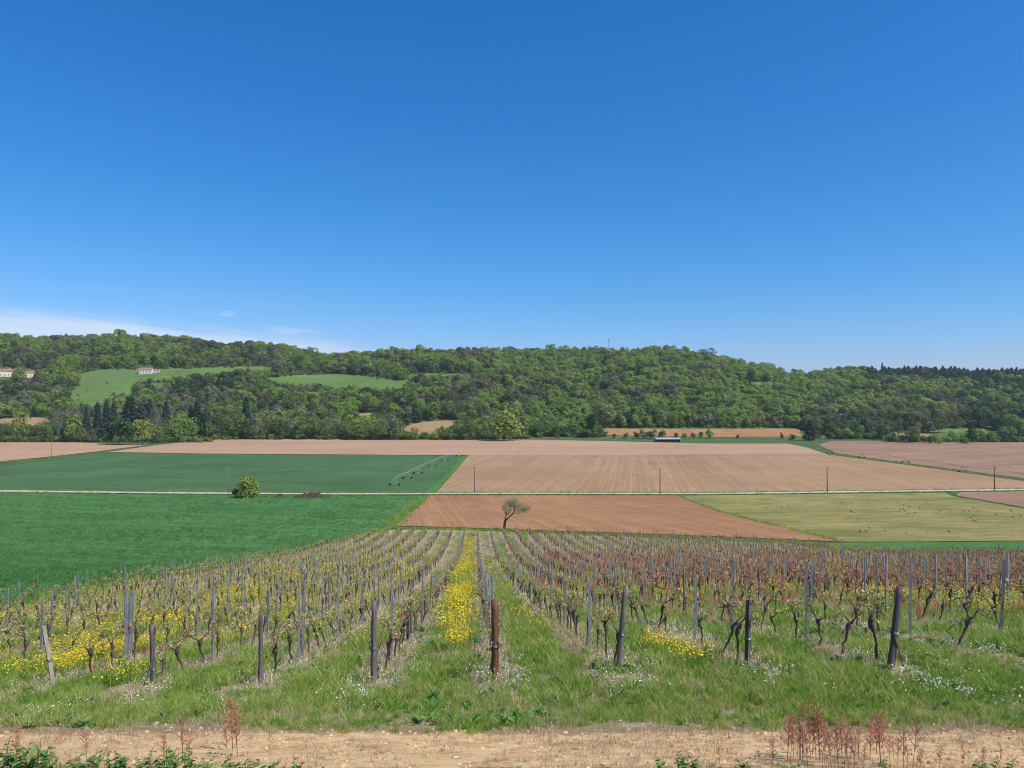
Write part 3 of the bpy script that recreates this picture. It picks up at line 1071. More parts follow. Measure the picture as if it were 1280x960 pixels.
# white daisies: photo outlines of the denser drifts
DAISY_AREA = [([(1135, 838), (1190, 838), (1290, 870), (1290, 890), (1220, 880), (1150, 862)], 26), ([(1060, 800), (1180, 800), (1200, 815), (1090, 830)], 7),
              ([(420, 872), (470, 850), (510, 840), (500, 868), (440, 880)], 22), ([(130, 885), (190, 858), (215, 862), (150, 895)], 20), ([(480, 828), (520, 822), (530, 845), (480, 850)], 9),
              ([(575, 842), (660, 838), (665, 858), (590, 872)], 15), ([(735, 800), (790, 800), (830, 875), (770, 880)], 9), ([(920, 820), (975, 818), (985, 860), (930, 868)], 10),
              ([(330, 838), (390, 832), (385, 846), (335, 852)], 13), ([(795, 765), (930, 790), (930, 815), (830, 800)], 6), ([(0, 850), (60, 835), (60, 850), (0, 868)], 6)]
# yellow drifts lie between rows; given as (row band, from, to, density)
YELLOW_AREA = [([(540, 818), (580, 815), (590, 730), (585, 700), (572, 700), (556, 770)], 26), ([(570, 700), (592, 700), (592, 668), (580, 668)], 14),
               ([(0, 812), (60, 800), (190, 812), (160, 835), (0, 856)], 10), ([(60, 795), (200, 770), (320, 745), (330, 757), (220, 790), (130, 815)], 8),
               ([(200, 760), (330, 733), (400, 715), (410, 725), (300, 752)], 7), ([(825, 815), (870, 825), (880, 836), (850, 836)], 26), ([(800, 800), (850, 815), (860, 828), (820, 822)], 9),
               ([(610, 700), (650, 720), (650, 740), (620, 735)], 5), ([(470, 715), (545, 690), (565, 672), (575, 672), (560, 690), (500, 730)], 4), ([(1080, 745), (1280, 745), (1280, 770), (1150, 770)], 4),
               ([(960, 740), (1080, 745), (1060, 760), (970, 755)], 3), ([(110, 860), (190, 842), (180, 858), (120, 870)], 5), ([(640, 770), (690, 785), (700, 800), (650, 790)], 5)]


def sow_flowers():
    for nm, protos, areas, bg, lb in (('daisies', DAISY, DAISY_AREA, 0, 'white daisies in drifts around the vine rows'), ('buttercups', BUTTER, YELLOW_AREA, 1, 'yellow buttercups in drifts between the vine rows')):
        out = []
        for y0, y1, dens, sc in ((10, 22, 26, 1.0), (22, 45, 9, 1.5), (45, 125, 1.6, 2.5)):
            X, Y = candidates(y0, y1, dens * (1.0 if bg == 0 else 1.5))
            px, py = pix(X, Y)
            d, _, r = rowpos(X, Y)
            lam = np.zeros(len(X))
            for poly, a in areas:
                lam = np.maximum(lam, inside(px, py, poly) * a)
            if bg == 0:
                lam = np.maximum(lam, np.where(d < 0.5, 5.0, 0.5) * (0.25 + (vnoise(X, Y, 1.9, 41) > 0.48)) * (Y > 11.0))
                lam *= np.where(d < 0.55, 1.0, 0.55)
            else:
                mid = (d > 0.42)
                left = np.where(X < -2, 1.0, 0.45)
                lam = np.maximum(lam * np.where(mid, 1.0, 0.2), (4.2 * mid * left * sst(0.38, 0.70, 0.6 * vnoise(X + 60, Y, 4.2, 47) + 0.4 * vnoise(np.floor(r) * 9.7, Y * 0 + 1, 1.0, 48)) * (Y > 15.5)))
            ok = (rng.random(len(X)) < lam / 26.0 * (1.0 if bg == 0 else 1.0) * (0.25 + 1.3 * vnoise(X, Y, 0.6, 51)) * (1.0 if bg == 0 else sst(0.22, 0.62, vnoise(X, Y * 0.45, 0.9, 53)) * 1.5)) & vine_mask(X, Y)
            X, Y = X[ok], Y[ok]
            out.append(pack(X, Y, sc * rng.uniform(0.75, 1.2, len(X)), rng.integers(0, 3, len(X))))
        scatter(nm, protos, np.concatenate(out), lb)


sow_flowers()

# ------------------------------------------------------------------ trees
LEAFS = {
    'fresh': leaf_mat('fresh_green_leaf', [(0.2, (0.150, 0.240, 0.040)), (0.5, (0.215, 0.315, 0.058)), (0.8, (0.290, 0.370, 0.090))], 0.02, 0.25, 0.45),
    'mid': leaf_mat('mid_green_leaf', [(0.2, (0.105, 0.180, 0.042)), (0.5, (0.152, 0.245, 0.058)), (0.8, (0.215, 0.295, 0.084))], 0.02, 0.25, 0.45),
    'dark': leaf_mat('dark_green_leaf', [(0.2, (0.036, 0.080, 0.026)), (0.5, (0.056, 0.115, 0.036)), (0.8, (0.092, 0.150, 0.050))], 0.02, 0.25),
    'olive': leaf_mat('olive_budding_leaf', [(0.2, (0.115, 0.128, 0.054)), (0.5, (0.165, 0.172, 0.078)), (0.8, (0.220, 0.210, 0.110))], 0.02, 0.25, 0.45),
    'conifer': leaf_mat('conifer_needles', [(0.2, (0.018, 0.034, 0.026)), (0.5, (0.028, 0.048, 0.036)), (0.8, (0.046, 0.066, 0.044))], 0.02, 0.25, 0.08),
    'bare': leaf_mat('bare_twigs', [(0.2, (0.21, 0.155, 0.125)), (0.5, (0.28, 0.22, 0.18)), (0.8, (0.36, 0.29, 0.235))], 0.02, 0.25, 0.05),
    'willow': leaf_mat('yellow_green_leaf', [(0.2, (0.175, 0.225, 0.040)), (0.5, (0.235, 0.285, 0.055)), (0.8, (0.30, 0.335, 0.08))], 0.05, 0.3),
    'olive_grey': leaf_mat('olive_grey_leaf', [(0.2, (0.19, 0.20, 0.095)), (0.5, (0.27, 0.275, 0.14)), (0.8, (0.35, 0.345, 0.20))], 0.05, 0.3, 0.4),
    'grey': leaf_mat('grey_green_leaf', [(0.2, (0.110, 0.135, 0.072)), (0.5, (0.160, 0.185, 0.105)), (0.8, (0.215, 0.230, 0.145))], 0.05, 0.3),
}
MAT['bark'] = simple_mat('tree_bark', (0.055, 0.043, 0.034), (0.105, 0.085, 0.068), 3.0, (1, 1, 0.3))
MAT['pale_bark'] = simple_mat('pale_tree_bark', (0.17, 0.14, 0.115), (0.26, 0.22, 0.18), 3.0, (1, 1, 0.3))


def crown_round(seed, m, n, size, lobes=9, flat=1.0, low=0.12, wide=0.5, ragged=0.25):
    """Unit-height crown (height 1, radius about WIDE): leaf clumps spread over uneven lobes."""
    r = np.random.default_rng(seed)
    C, R = [], []
    for i in range(lobes):
        a = r.uniform(0, 6.283)
        zz = r.uniform(low + 0.18, 0.84)
        env = wide * (1 - abs((zz - 0.52) / 0.62) ** 2.2) * 0.62
        d = env * math.sqrt(r.uniform(0.1, 1.0))
        C.append((d * math.cos(a), d * math.sin(a), zz))
        R.append(r.uniform(0.16, 0.27) * (wide / 0.5) ** 0.5)
    C, R = np.array(C), np.array(R)
    R = np.minimum(R, np.minimum(C[:, 2] - low * 0.6, 1.02 - C[:, 2]) + 0.02)
    R = np.maximum(R, 0.09)
    li = r.choice(lobes, n, p=R ** 2 / (R ** 2).sum())
    dv = r.normal(size=(n, 3))
    dv /= np.linalg.norm(dv, axis=1)[:, None]
    dv[:, 2] = np.where(dv[:, 2] < -0.55, -dv[:, 2], dv[:, 2])
    P = C[li] + dv * (R[li] * r.uniform(1 - ragged, 1.0 + ragged * 0.45, n))[:, None]
    mb_v, mb_f = [], []
    nv = dv * 1.1 + r.normal(size=(n, 3)) * 0.38 + np.array([0, 0, 0.25])
    nv /= np.linalg.norm(nv, axis=1)[:, None]
    q = r.normal(size=(n, 3))
    u = np.cross(nv, q)
    u /= np.linalg.norm(u, axis=1)[:, None]
    w = np.cross(nv, u)
    s = size * r.uniform(0.55, 1.35, n)
    k = r.uniform(0.6, 1.0, n)
    V = np.stack([P + u * s[:, None], P + w * (s * k)[:, None] + nv * (s * .25)[:, None], P - u * s[:, None], P - w * (s * k)[:, None] - nv * (s * .1)[:, None]], 1).reshape(-1, 3)
    Fc = np.arange(4 * n).reshape(n, 4).tolist()
    return mesh_np('crown', V, Fc, m)


def crown_conifer(seed, m, n, size, wide=0.2, low=0.06):
    r = np.random.default_rng(seed)
    V, Fc = [], []
    for i in range(n):
        z = low + (0.97 - low) * r.random() ** 1.25
        env = wide * (1 - z) ** 0.8 * (0.7 + 0.5 * math.sin(z * 55 + seed) ** 2) + 0.012
        a = r.uniform(0, 6.283)
        d = env * math.sqrt(r.uniform(0.25, 1))
        p = np.array([d * math.cos(a), d * math.sin(a), z])
        o = np.array([math.cos(a), math.sin(a), -0.35])
        sd = np.array([-math.sin(a), math.cos(a), 0])
        s = size * r.uniform(0.6, 1.4)
        up = np.array([0, 0, 1.0]) * s * 0.45
        b = len(V)
        V += [p - o * s * .6 + up, p + sd * s * .55, p + o * s, p - sd * s * .55]
        Fc.append((b, b + 1, b + 2, b + 3))
    return mesh_np('crown', np.array(V), Fc, m)


def crown_bare(seed, m, n, wide=0.32, low=0.15, w0=0.006):
    """Branches and fine twigs fanning upward."""
    r = random.Random(seed)
    mb = MB()

    def br(p, d, ln, w, lv):
        q = p + d * ln
        s = d.orthogonal().normalized() * w
        s2 = d.cross(s).normalized() * w
        for e in (s, s2):
            mb.face([p - e, p + e, q + e * .5, q - e * .5])
        if lv == 0:
            return
        for _ in range(n):
            nd = (d + Vector((r.uniform(-1, 1), r.uniform(-1, 1), r.uniform(-.2, .7))) * 0.62).normalized()
            br(p + d * ln * r.uniform(0.35, 1.0), nd, ln * r.uniform(0.5, 0.75), w * 0.55, lv - 1)
    for i in range(6):
        a = i * 1.05 + r.random()
        d = Vector((math.cos(a) * wide, math.sin(a) * wide, 1)).normalized()
        br(Vector((0, 0, low + 0.05 * i)), d, 0.36 * r.uniform(.8, 1.1), w0, 3)
    me = mb.mesh('crown', m)
    return me


def trunk_mesh(seed, m, r0=0.02, top=0.6, limbs=4):
    r = random.Random(seed)
    mb = MB()
    lean = r.uniform(-.03, .03)
    mb.tube([(0, 0, -0.03), (lean * .3, 0, 0.12), (lean, lean, 0.35), (lean * 1.4, lean, top)], [r0 * 1.35, r0, r0 * .75, r0 * .25], 6)
    for i in range(limbs):
        a = r.uniform(0, 6.283)
        z = r.uniform(0.18, 0.42)
        ln = r.uniform(0.16, 0.28)
        mb.tube([(lean * z * 2, lean * z * 2, z), (lean + ln * .5 * math.cos(a), lean + ln * .5 * math.sin(a), z + ln * .55), (lean + ln * math.cos(a), lean + ln * math.sin(a), z + ln * 1.1)], [r0 * .5, r0 * .35, r0 * .12], 5)
    return mb.mesh('trunk', m, True)


class Kind:
    def __init__(self, key, name, cat, crowns, trunks, words_):
        self.key, self.name, self.cat, self.crowns, self.trunks, self.words = key, name, cat, crowns, trunks, words_


def mk(key, name, cat, words_, near_n, size, nvar=3, **kw):
    cr = [crown_round(100 * i + len(key) * 7 + sum(map(ord, key)), LEAFS[key], near_n, size, **kw) for i in range(nvar)]
    return Kind(key, name, cat, cr, [trunk_mesh(i + sum(map(ord, key)), MAT['bark']) for i in range(nvar)], words_)


KINDS = {
    'fresh': mk('fresh', 'broadleaf_tree', 'tree', 'fresh green leafy tree', 620, 0.048),
    'mid': mk('mid', 'broadleaf_tree', 'tree', 'mid green leafy tree', 620, 0.048),
    'dark': mk('dark', 'broadleaf_tree', 'tree', 'dense dark green tree', 760, 0.046, wide=0.52),
    'olive': mk('olive', 'broadleaf_tree', 'tree', 'olive brown budding tree', 430, 0.040, ragged=0.4),
    'willow': mk('willow', 'broadleaf_tree', 'tree', 'yellowish green tree', 900, 0.040, wide=0.6, low=0.02, lobes=12),
    'grey': mk('grey', 'broadleaf_tree', 'tree', 'pale grey green tree', 560, 0.042, ragged=0.35),
    'bush': Kind('bush', 'shrub', 'shrub', [crown_round(900 + i, LEAFS[k], 420, 0.075, low=0.0, wide=0.62, lobes=8) for i, k in enumerate(('mid', 'olive', 'fresh'))],
                 [trunk_mesh(50 + i, MAT['bark'], 0.03, 0.4, 5) for i in range(3)], 'rounded green shrub'),
    'conifer': Kind('conifer', 'conifer_tree', 'conifer', [crown_conifer(300 + i, LEAFS['conifer'], 620, 0.052, w_) for i, w_ in enumerate((0.19, 0.24, 0.15))],
                    [trunk_mesh(60 + i, MAT['bark'], 0.014, 0.9, 0) for i in range(3)], 'dark conical conifer'),
    'bare': Kind('bare', 'bare_tree', 'tree', [crown_bare(400 + i, LEAFS['bare'], 3, w_) for i, w_ in enumerate((0.35, 0.5, 0.25))],
                 [trunk_mesh(70 + i, MAT['pale_bark'], 0.014, 0.6, 3) for i in range(3)], 'pinkish bare twiggy tree'),
}
TREES = []       # (kind, variant, X, Y, height, width ratio, rot)


def tree_thing(kind, var, X, Y, h, wr, rot, label, group, sink=0.0):
    k = KINDS[kind]
    c = link(k.name, None)
    c.empty_display_size = 0.5
    c.location = (X, Y, float(gz(X, Y)) - 0.05 - sink)
    c.rotation_euler = (0, 0, rot)
    c.scale = (h * wr, h * wr, h)
    tag(c, label, k.cat, group)
    link('trunk', k.trunks[var], c)
    link('crown', k.crowns[var], c)
    return c

# trees placed from the photo: column, foot row, top row, width in px, kind
EDGE = [
    (5, 552, 528, 15, 'olive'), (12, 552, 534, 14, 'mid'), (27, 551, 513, 25, 'willow'), (40, 552, 533, 16, 'olive'), (52, 552, 529, 20, 'olive'), (61, 552, 532, 12, 'fresh'),
    (74, 551, 512, 20, 'bare'), (83, 552, 536, 14, 'dark'), (93, 553, 520, 22, 'fresh'), (104, 553, 535, 14, 'mid'), (108, 552, 509, 10, 'conifer'), (122, 552, 504, 13, 'conifer'),
    (133, 549, 502, 11, 'conifer'), (142, 549, 503, 10, 'conifer'), (163, 547, 496, 20, 'conifer'), (176, 549, 504, 13, 'conifer'), (187, 546, 500, 12, 'conifer'),
    (115, 554, 536, 18, 'olive'), (149, 556.5, 522, 35, 'dark'), (134, 556, 540, 14, 'dark'), (178, 556, 526, 27, 'willow'), (163, 556, 538, 14, 'mid'), (196, 554, 534, 18, 'mid'), (205, 553, 530, 20, 'mid'),
    (208, 545, 502, 10, 'conifer'), (190, 549, 512, 24, 'bare'), (200, 549, 512, 24, 'bare'), (85, 534, 504, 22, 'bare'), (97, 534, 503, 24, 'bare'), (110, 534, 504, 20, 'bare'),
    (216, 552, 527, 24, 'mid'), (228, 551, 524, 22, 'fresh'), (239, 550, 524, 22, 'fresh'), (246, 545, 503, 14, 'conifer'), (238, 545, 507, 9, 'conifer'), (255, 549, 512, 16, 'dark'),
    (264, 549, 527, 20, 'mid'), (275, 549, 522, 20, 'olive'), (285, 549, 520, 20, 'mid'), (297, 549, 519, 20, 'fresh'), (308, 545, 497, 11, 'conifer'), (310, 549, 524, 18, 'mid'),
    (321, 549, 520, 20, 'grey'), (333, 549, 522, 18, 'olive'), (344, 549, 521, 22, 'mid'), (355, 549, 524, 18, 'olive'), (366, 549, 523, 20, 'grey'), (377, 549, 522, 19, 'mid'), (388, 549, 523, 18, 'olive'),
    (399, 549, 524, 20, 'mid'), (410, 549, 527, 17, 'olive'), (421, 549, 528, 17, 'olive'), (432, 549, 526, 18, 'mid'), (445, 550, 526, 24, 'fresh'), (457, 550, 530, 16, 'olive'), (468, 550, 531, 16, 'mid'),
    (478, 550, 524, 18, 'mid'), (489, 550, 520, 22, 'grey'), (499, 550, 533, 14, 'fresh'), (508, 550, 539, 14, 'fresh'), (519, 550, 535, 15, 'willow'), (531, 550, 540, 12, 'mid'), (544, 550, 536, 14, 'willow'),
    (553, 550, 534, 14, 'fresh'), (562, 550, 536, 14, 'mid'), (573, 550, 531, 16, 'fresh'), (586, 550, 525, 24, 'mid'), (599, 550, 532, 18, 'mid'), (608, 549, 528, 14, 'fresh'), (630, 551, 511.5, 54, 'willow'),
    (654, 549, 523, 20, 'fresh'), (669, 546, 527, 24, 'mid'), (683, 546, 532, 18, 'mid'), (694, 546, 529, 18, 'fresh'), (705, 546, 536, 12, 'olive'), (716, 546, 527, 19, 'mid'), (728, 546, 534, 14, 'fresh'),
    (742, 547.5, 514, 16, 'dark'), (751, 547, 531, 10, 'mid'),
    (768, 548, 542, 8, 'bush'), (783, 548, 541, 9, 'bush'), (795, 548, 540, 11, 'bush'), (804, 548, 537, 13, 'bush'), (815, 548.5, 537.5, 18, 'bush'), (828, 547.5, 538, 14, 'bush'), (845, 547.5, 541, 9, 'bush'),
    (856, 547.5, 541.5, 10, 'bush'), (867, 547.5, 541, 10, 'bush'), (877, 547.5, 540, 10, 'bush'), (887, 548, 537, 13, 'bush'), (922, 549, 543, 5, 'dark'), (977, 549.5, 541, 6, 'bush'), (990, 550.5, 543, 11, 'bush'),
    (1012, 551, 525, 10, 'conifer'), (1016, 551, 532, 9, 'dark'), (1024, 551, 538, 9, 'olive'), (1036, 549, 538, 12, 'bush'), (1046, 548.5, 536, 14, 'bush'), (1058, 549, 536, 20, 'fresh'), (1074, 548, 532, 16, 'mid'),
    (1090, 548, 539, 12, 'olive'), (1104, 549.5, 533, 17, 'dark'), (1118, 551, 541, 12, 'bush'), (1130, 553, 538, 20, 'olive'), (1143, 553.5, 534, 22, 'mid'), (1155, 554, 545, 9, 'bush'), (1163, 554.5, 545, 9, 'bush'),
    (1173, 554.5, 547, 12, 'bush'), (1190, 548, 539, 12, 'bush'), (1205, 555, 547, 14, 'bush'), (1216, 554, 533, 16, 'dark'), (1226, 553, 537, 12, 'mid'), (1240, 553, 541, 16, 'bush'), (1252, 552, 534, 18, 'grey'),
    (1265, 552, 532, 20, 'mid'), (1276, 552, 530, 20, 'dark'),
]

ZONES = [(100, 'at the far left field edge'), (262, 'in the clump with the dark conifers'), (498, 'along the pale field below the long meadow'), (606, 'around the sunken straw field'),
         (757, 'beside the big round willow'), (960, 'in the hedge by the grey shed'), (1064, 'in the hedge by the tall dark conifer'), (5000, 'in the hedge above the rust field')]
HZONES = [(90, 'under the left farmhouses'), (200, 'below the white hillside house'), (330, 'behind the conifer clump'), (440, 'left below the long meadow'), (530, 'right below the long meadow'),
          (640, 'above the round willow'), (760, 'above the tall dark tree'), (880, 'above the grey shed'), (1000, 'left of the tall dark conifer'), (1120, 'above the right hedge'), (1210, 'below the ridge pines'), (5000, 'at the right picture edge')]
made = []
for u, yf, yt, wpx, kind in EDGE:
    X, Y = at(u, yf)
    h = (yf - yt) * Y / F * 1.04
    base_w = {'bush': 1.24, 'conifer': 0.27, 'willow': 1.15, 'bare': 0.75}.get(kind, 0.98)
    wr = min(1.75, max(0.5, (wpx * Y / F) / (h * base_w)))
    made.append([kind, random.randrange(3), X, Y, h, wr, u, 'edge'])


def hill_trees():
    """Jittered grid over the slope; clearings, houses and whatever would hide a clearing stay free."""
    sp = 7.4
    ys = np.arange(600, 1175, sp)
    out = []
    for Yb in ys:
        xs = np.arange(-1.02 * Yb - 30, 1.02 * Yb + 30, sp)
        X = xs + rng.uniform(-.45, .45, len(xs)) * sp
        Y = Yb + rng.uniform(-.45, .45, len(xs)) * sp
        out.append(np.stack([X, Y], 1))
    P = np.concatenate(out)
    X, Y = P[:, 0], P[:, 1]
    h = 6.6 + 5.0 * vnoise(X, Y, 55, 61) + 8.5 * rng.random(len(X)) ** 2.2
    # younger wood on the lower left slope, a few tall ones on the ridge
    u, yb = pix(X, Y)
    _, yt = pix(X, Y, h)
    bound = np.interp(u, [-200, 0, 120, 200, 260, 500, 640, 700, 756, 1000, 1010, 1060, 1200, 1300, 1500],
                      [548, 548, 548, 547, 546, 546, 545, 543, 535, 535, 542, 546, 546, 548, 548])
    ok = yb < bound
    for k, poly in CLEAR.items():
        for fr in (0.0, 0.25, 0.5):
            ok &= ~inside(u, yb * (1 - fr) + yt * fr, poly)
    for hx, hy, hw in HOUSE_PX:
        for fr in (0.0, 0.5, 1.0):
            yy = yb * (1 - fr) + yt * fr
            ok &= ~((np.abs(u - hx) < hw) & (np.abs(yy - hy + 1.5) < 5.0))
    # loose scrub in the left middle: thin it
    thin = inside(u, yb, [(60, 522), (60, 486), (350, 486), (400, 505), (330, 520), (180, 520)])
    ok &= ~(thin & (rng.random(len(X)) < 0.42))
    X, Y, h, u, yb = X[ok], Y[ok], h[ok], u[ok], yb[ok]
    n = len(X)
    z = vnoise(X, Y, 30, 71) * 0.50 + vnoise(X, Y, 90, 72) * 0.38 + rng.random(n) * 0.24
    kind = np.where(z < 0.34, 'mid', np.where(z < 0.62, 'fresh', np.where(z < 0.78, 'olive', np.where(z < 0.90, 'dark', 'mid'))))
    q = rng.random(n)
    bz = vnoise(X, Y, 42, 74)
    kind = np.where((bz > 0.80) & (q < 0.55), 'bare', np.where((bz < 0.13) & (q < .6), 'dark', kind))
    kind = np.where(q < 0.02, 'bare', np.where(q < 0.045, 'conifer', np.where(q < 0.12, 'grey', kind)))
    left = (u < 420) & (yb > 495)
    kind = np.where(left & (rng.random(n) < 0.22), 'grey', kind)
    pine = (u > 1085) & (yb < 482)
    kind = np.where(pine & (rng.random(n) < 0.62), 'conifer', np.where(pine, 'dark', kind))
    right = (u > 1205) & (yb > 482)
    kind = np.where(right & (rng.random(n) < 0.5), 'dark', kind)
    rim = (Y > 1120)
    h = np.where(rim & (rng.random(n) < 0.10), h * 1.35, h)
    h = np.where(kind == 'conifer', h * 1.1, h)
    h = np.where(thin[ok], h * 0.8, h)
    return X, Y, h, kind, u, yb


HOUSE_PX = [(183, 463, 10), (7, 466, 12), (36, 467, 9), (990, 463, 3.5), (1011, 464, 3)]
hX, hY, hH, hK, hU, hB = hill_trees()
vis = (hU > 4) & (hU < 1276)
size_rank = np.argsort(-(hH / hY) * np.where(vis, 1, 0) * np.where(hB > 505, 1.08, 1.0))
n_b = sum(1 for m_ in made if KINDS[m_[0]].cat == 'tree')
take = []
counts = {'tree': n_b, 'conifer': sum(1 for m_ in made if m_[0] == 'conifer')}
for i in size_rank:
    c_ = KINDS[hK[i]].cat
    if counts[c_] < (288 if c_ == 'tree' else 60) and vis[i]:
        counts[c_] += 1
        take.append(int(i))
taken = np.zeros(len(hX), bool)
taken[take] = True
for i in take:
    made.append([str(hK[i]), random.randrange(3), float(hX[i]), float(hY[i]), float(hH[i]), random.uniform(0.8, 1.2), float(hU[i]), 'hill'])


def plant_trees():
    groups = {}
    for m_ in made:
        zl = ZONES if m_[7] == 'edge' else HZONES
        zone = next(z for lim, z in zl if m_[6] < lim)
        groups.setdefault((m_[0], zone, m_[7]), []).append(m_)
    for (kind, zone, where), ms in groups.items():
        ms.sort(key=lambda q: q[6])
        k = KINDS[kind]
        for i, (kd, var, X, Y, h, wr, u, w_) in enumerate(ms):
            if where == 'edge':
                lb = f'{k.words} {zone}' + ('' if len(ms) == 1 else f', {nth(i)} from left')
                gp = f'{k.cat}s along the edge of the fields'
            else:
                lb = f'{k.words} on the slope {zone}' + ('' if len(ms) == 1 else f', {nth(i)} from left')
                gp = f'{k.cat}s on the wooded slope'
            tree_thing(kd, var, X, Y, h, wr, random.uniform(0, 6.28), lb, gp)


plant_trees()


def forest_mass():
    order = ['fresh', 'mid', 'dark', 'olive', 'grey', 'conifer', 'bare']
    protos, base = [], {}
    for kd in order:
        base[kd] = len(protos)
        for v in range(4):
            if kd == 'conifer':
                protos.append(crown_conifer(700 + v, LEAFS[kd], 240, 0.085, 0.2 + 0.04 * v))
            elif kd == 'bare':
                protos.append(crown_bare(720 + v, LEAFS[kd], 3, 0.4 + 0.06 * v, 0.05, 0.009))
            else:
                protos.append(crown_round(740 + v + 10 * base[kd], LEAFS[kd], 460, 0.058, lobes=6, low=0.06, wide=(0.48, 0.55, 0.62, 0.68)[v], ragged=0.16))
    ii = np.nonzero(~taken)[0]
    X, Y, h = hX[ii], hY[ii], hH[ii]
    idx = np.array([base[k] for k in hK[ii]]) + rng.integers(0, 4, len(ii))
    pts = np.stack([X, Y, gz(X, Y) - 0.4, h, rng.random(len(ii)) * 6.283, idx], 1)
    scatter('forest', protos, pts, 'mass of spring green woodland covering the hill')
    # low scrub closing the foot of the wood and the field edges
    S = []
    for u0, u1, yf in ((-20, 130, 552.5), (128, 262, 553), (262, 662, 549.6), (662, 757, 546.4), (757, 1000, 535), (1040, 1110, 549), (1110, 1290, 552.5), (200, 262, 550)):
        for u in np.arange(u0, u1, 1.1):
            a, b = at(float(u), yf + random.uniform(-1.2, 0.5))
            S.append((a, b + random.uniform(0, 8), random.uniform(2.2, 5.5)))
    for u, v in zip(rng.uniform(60, 400, 420), rng.uniform(484, 525, 420)):
        if any(bool(inside(u, v, p)) for p in CLEAR.values()):
            continue
        a, b = at(float(u), float(v))
        S.append((a, b, random.uniform(2, 5.5)))
    S = np.array(S)
    und = [crown_round(800 + i, LEAFS[k], 170, 0.10, low=0.0, wide=0.75, lobes=7) for i, k in enumerate(('mid', 'olive', 'dark', 'fresh', 'mid'))]
    scatter('undergrowth', und, np.stack([S[:, 0], S[:, 1], gz(S[:, 0], S[:, 1]) - 0.3, S[:, 2], rng.random(len(S)) * 6.28, rng.integers(0, 5, len(S))], 1), 'low scrub along the foot of the wood')


forest_mass()
sow_extras()

# the lone tree at the end of the vineyard: leaning trunk, open grey green crown to the right
def lone_tree():
    X, Y = at(631, 662.5)
    t = link('lone_tree', None)
    t.location = (X, Y, float(gz(X, Y)))
    tag(t, 'small leaning tree with open grey green crown between vineyard and brown field', 'tree')
    s = Y / F            # metres per photo pixel here
    mb = MB()
    q = lambda a, b, d=0.0: (a * s, d, b * s)
    mb.tube([q(-1, -1), q(-.5, 4), q(0, 9), q(1, 13)], [2.0 * s, 1.6 * s, 1.5 * s, 1.2 * s], 8)
    mb.tube([q(.5, 11), q(4, 15, .15), q(9, 19, .2), q(12, 24, .1), q(12.5, 29), q(11, 34)], [1.1 * s, .85 * s, .75 * s, .6 * s, .4 * s, .18 * s], 7)
    mb.tube([q(12, 23.5, .1), q(17, 24, -.3), q(23, 25, -.5)], [.5 * s, .35 * s, .15 * s], 6)
    mb.tube([q(0, 12), q(1.5, 18, -.2), q(5, 22, -.3), q(7, 29, -.4)], [.7 * s, .5 * s, .4 * s, .15 * s], 6)
    mb.tube([q(1.8, 18, -.2), q(-1, 23, .2), q(-2, 30, .3)], [.35 * s, .25 * s, .1 * s], 5)
    mb.tube([q(9, 19, .2), q(13, 21, .7), q(19, 30, 1.0)], [.4 * s, .3 * s, .1 * s], 5)
    r2 = random.Random(8)
    for (bx, bz), tips in (((12, 25), ((16, 31), (14, 36), (20, 29), (11, 37))), ((17, 24), ((21, 30), (25, 27), (23, 22), (29, 26))), ((7, 29), ((3, 31), (6, 35), (9, 36))), ((2, 19), ((-1, 28), (3, 25))), ((22, 25), ((27, 24), (31, 27), (26, 29)))):
        for tx, tz in tips:
            d0, d1 = r2.uniform(-.4, .4), r2.uniform(-.9, .9)
            mb.tube([q(bx, bz, d0), q((bx + tx) / 2 + r2.uniform(-1, 1), (bz + tz) / 2 + 1, (d0 + d1) / 2), q(tx, tz, d1)], [.28 * s, .18 * s, .07 * s], 4)
    mb.build('trunk', MAT['dark_bark'], t, True)
    r = np.random.default_rng(5)
    C = np.array([(0, 29, 0), (5, 33, .4), (9, 36, -.2), (13, 36, .6), (3, 24, -.5), (10, 30, .8), (16, 31, -.4), (21, 29, .2), (26, 27, -.3), (24, 23, .5), (18, 24, -.8), (14, 33, .2), (30, 27, .1), (7, 27, -.7)], float)
    R = np.array([4.6, 5, 5.2, 4.6, 3.6, 5.4, 5.2, 5, 4.4, 4.2, 4.0, 4.2, 3.2, 3.6]) * s
    C = np.stack([C[:, 0] * s, C[:, 2] * 1.6, C[:, 1] * s], 1)
    n = 3700
    li = r.choice(len(C), n, p=R ** 2 / (R ** 2).sum())
    dv = r.normal(size=(n, 3))
    dv /= np.linalg.norm(dv, axis=1)[:, None]
    P = C[li] + dv * (R[li] * r.uniform(0.3, 1.35, n))[:, None] * np.array([1, 1.3, 0.9])
    P[:, 2] -= np.where(r.random(n) < 0.12, r.uniform(0, .5, n), 0)
    u = r.normal(size=(n, 3))
    u /= np.linalg.norm(u, axis=1)[:, None]
    w = np.cross(u, r.normal(size=(n, 3)))
    w /= np.linalg.norm(w, axis=1)[:, None]
    sz = r.uniform(0.045, 0.11, n)[:, None]
    V = np.stack([P + u * sz, P + w * sz * .6, P - u * sz, P - w * sz * .6], 1).reshape(-1, 3)
    link('crown', mesh_np('crown', V, np.arange(4 * n).reshape(n, 4).tolist(), LEAFS['olive_grey']), t)


MAT['dark_bark'] = simple_mat('dark_rough_bark', (0.018, 0.015, 0.013), (0.050, 0.040, 0.034), 14.0, (1, 1, 0.4), bump=0.6)
lone_tree()


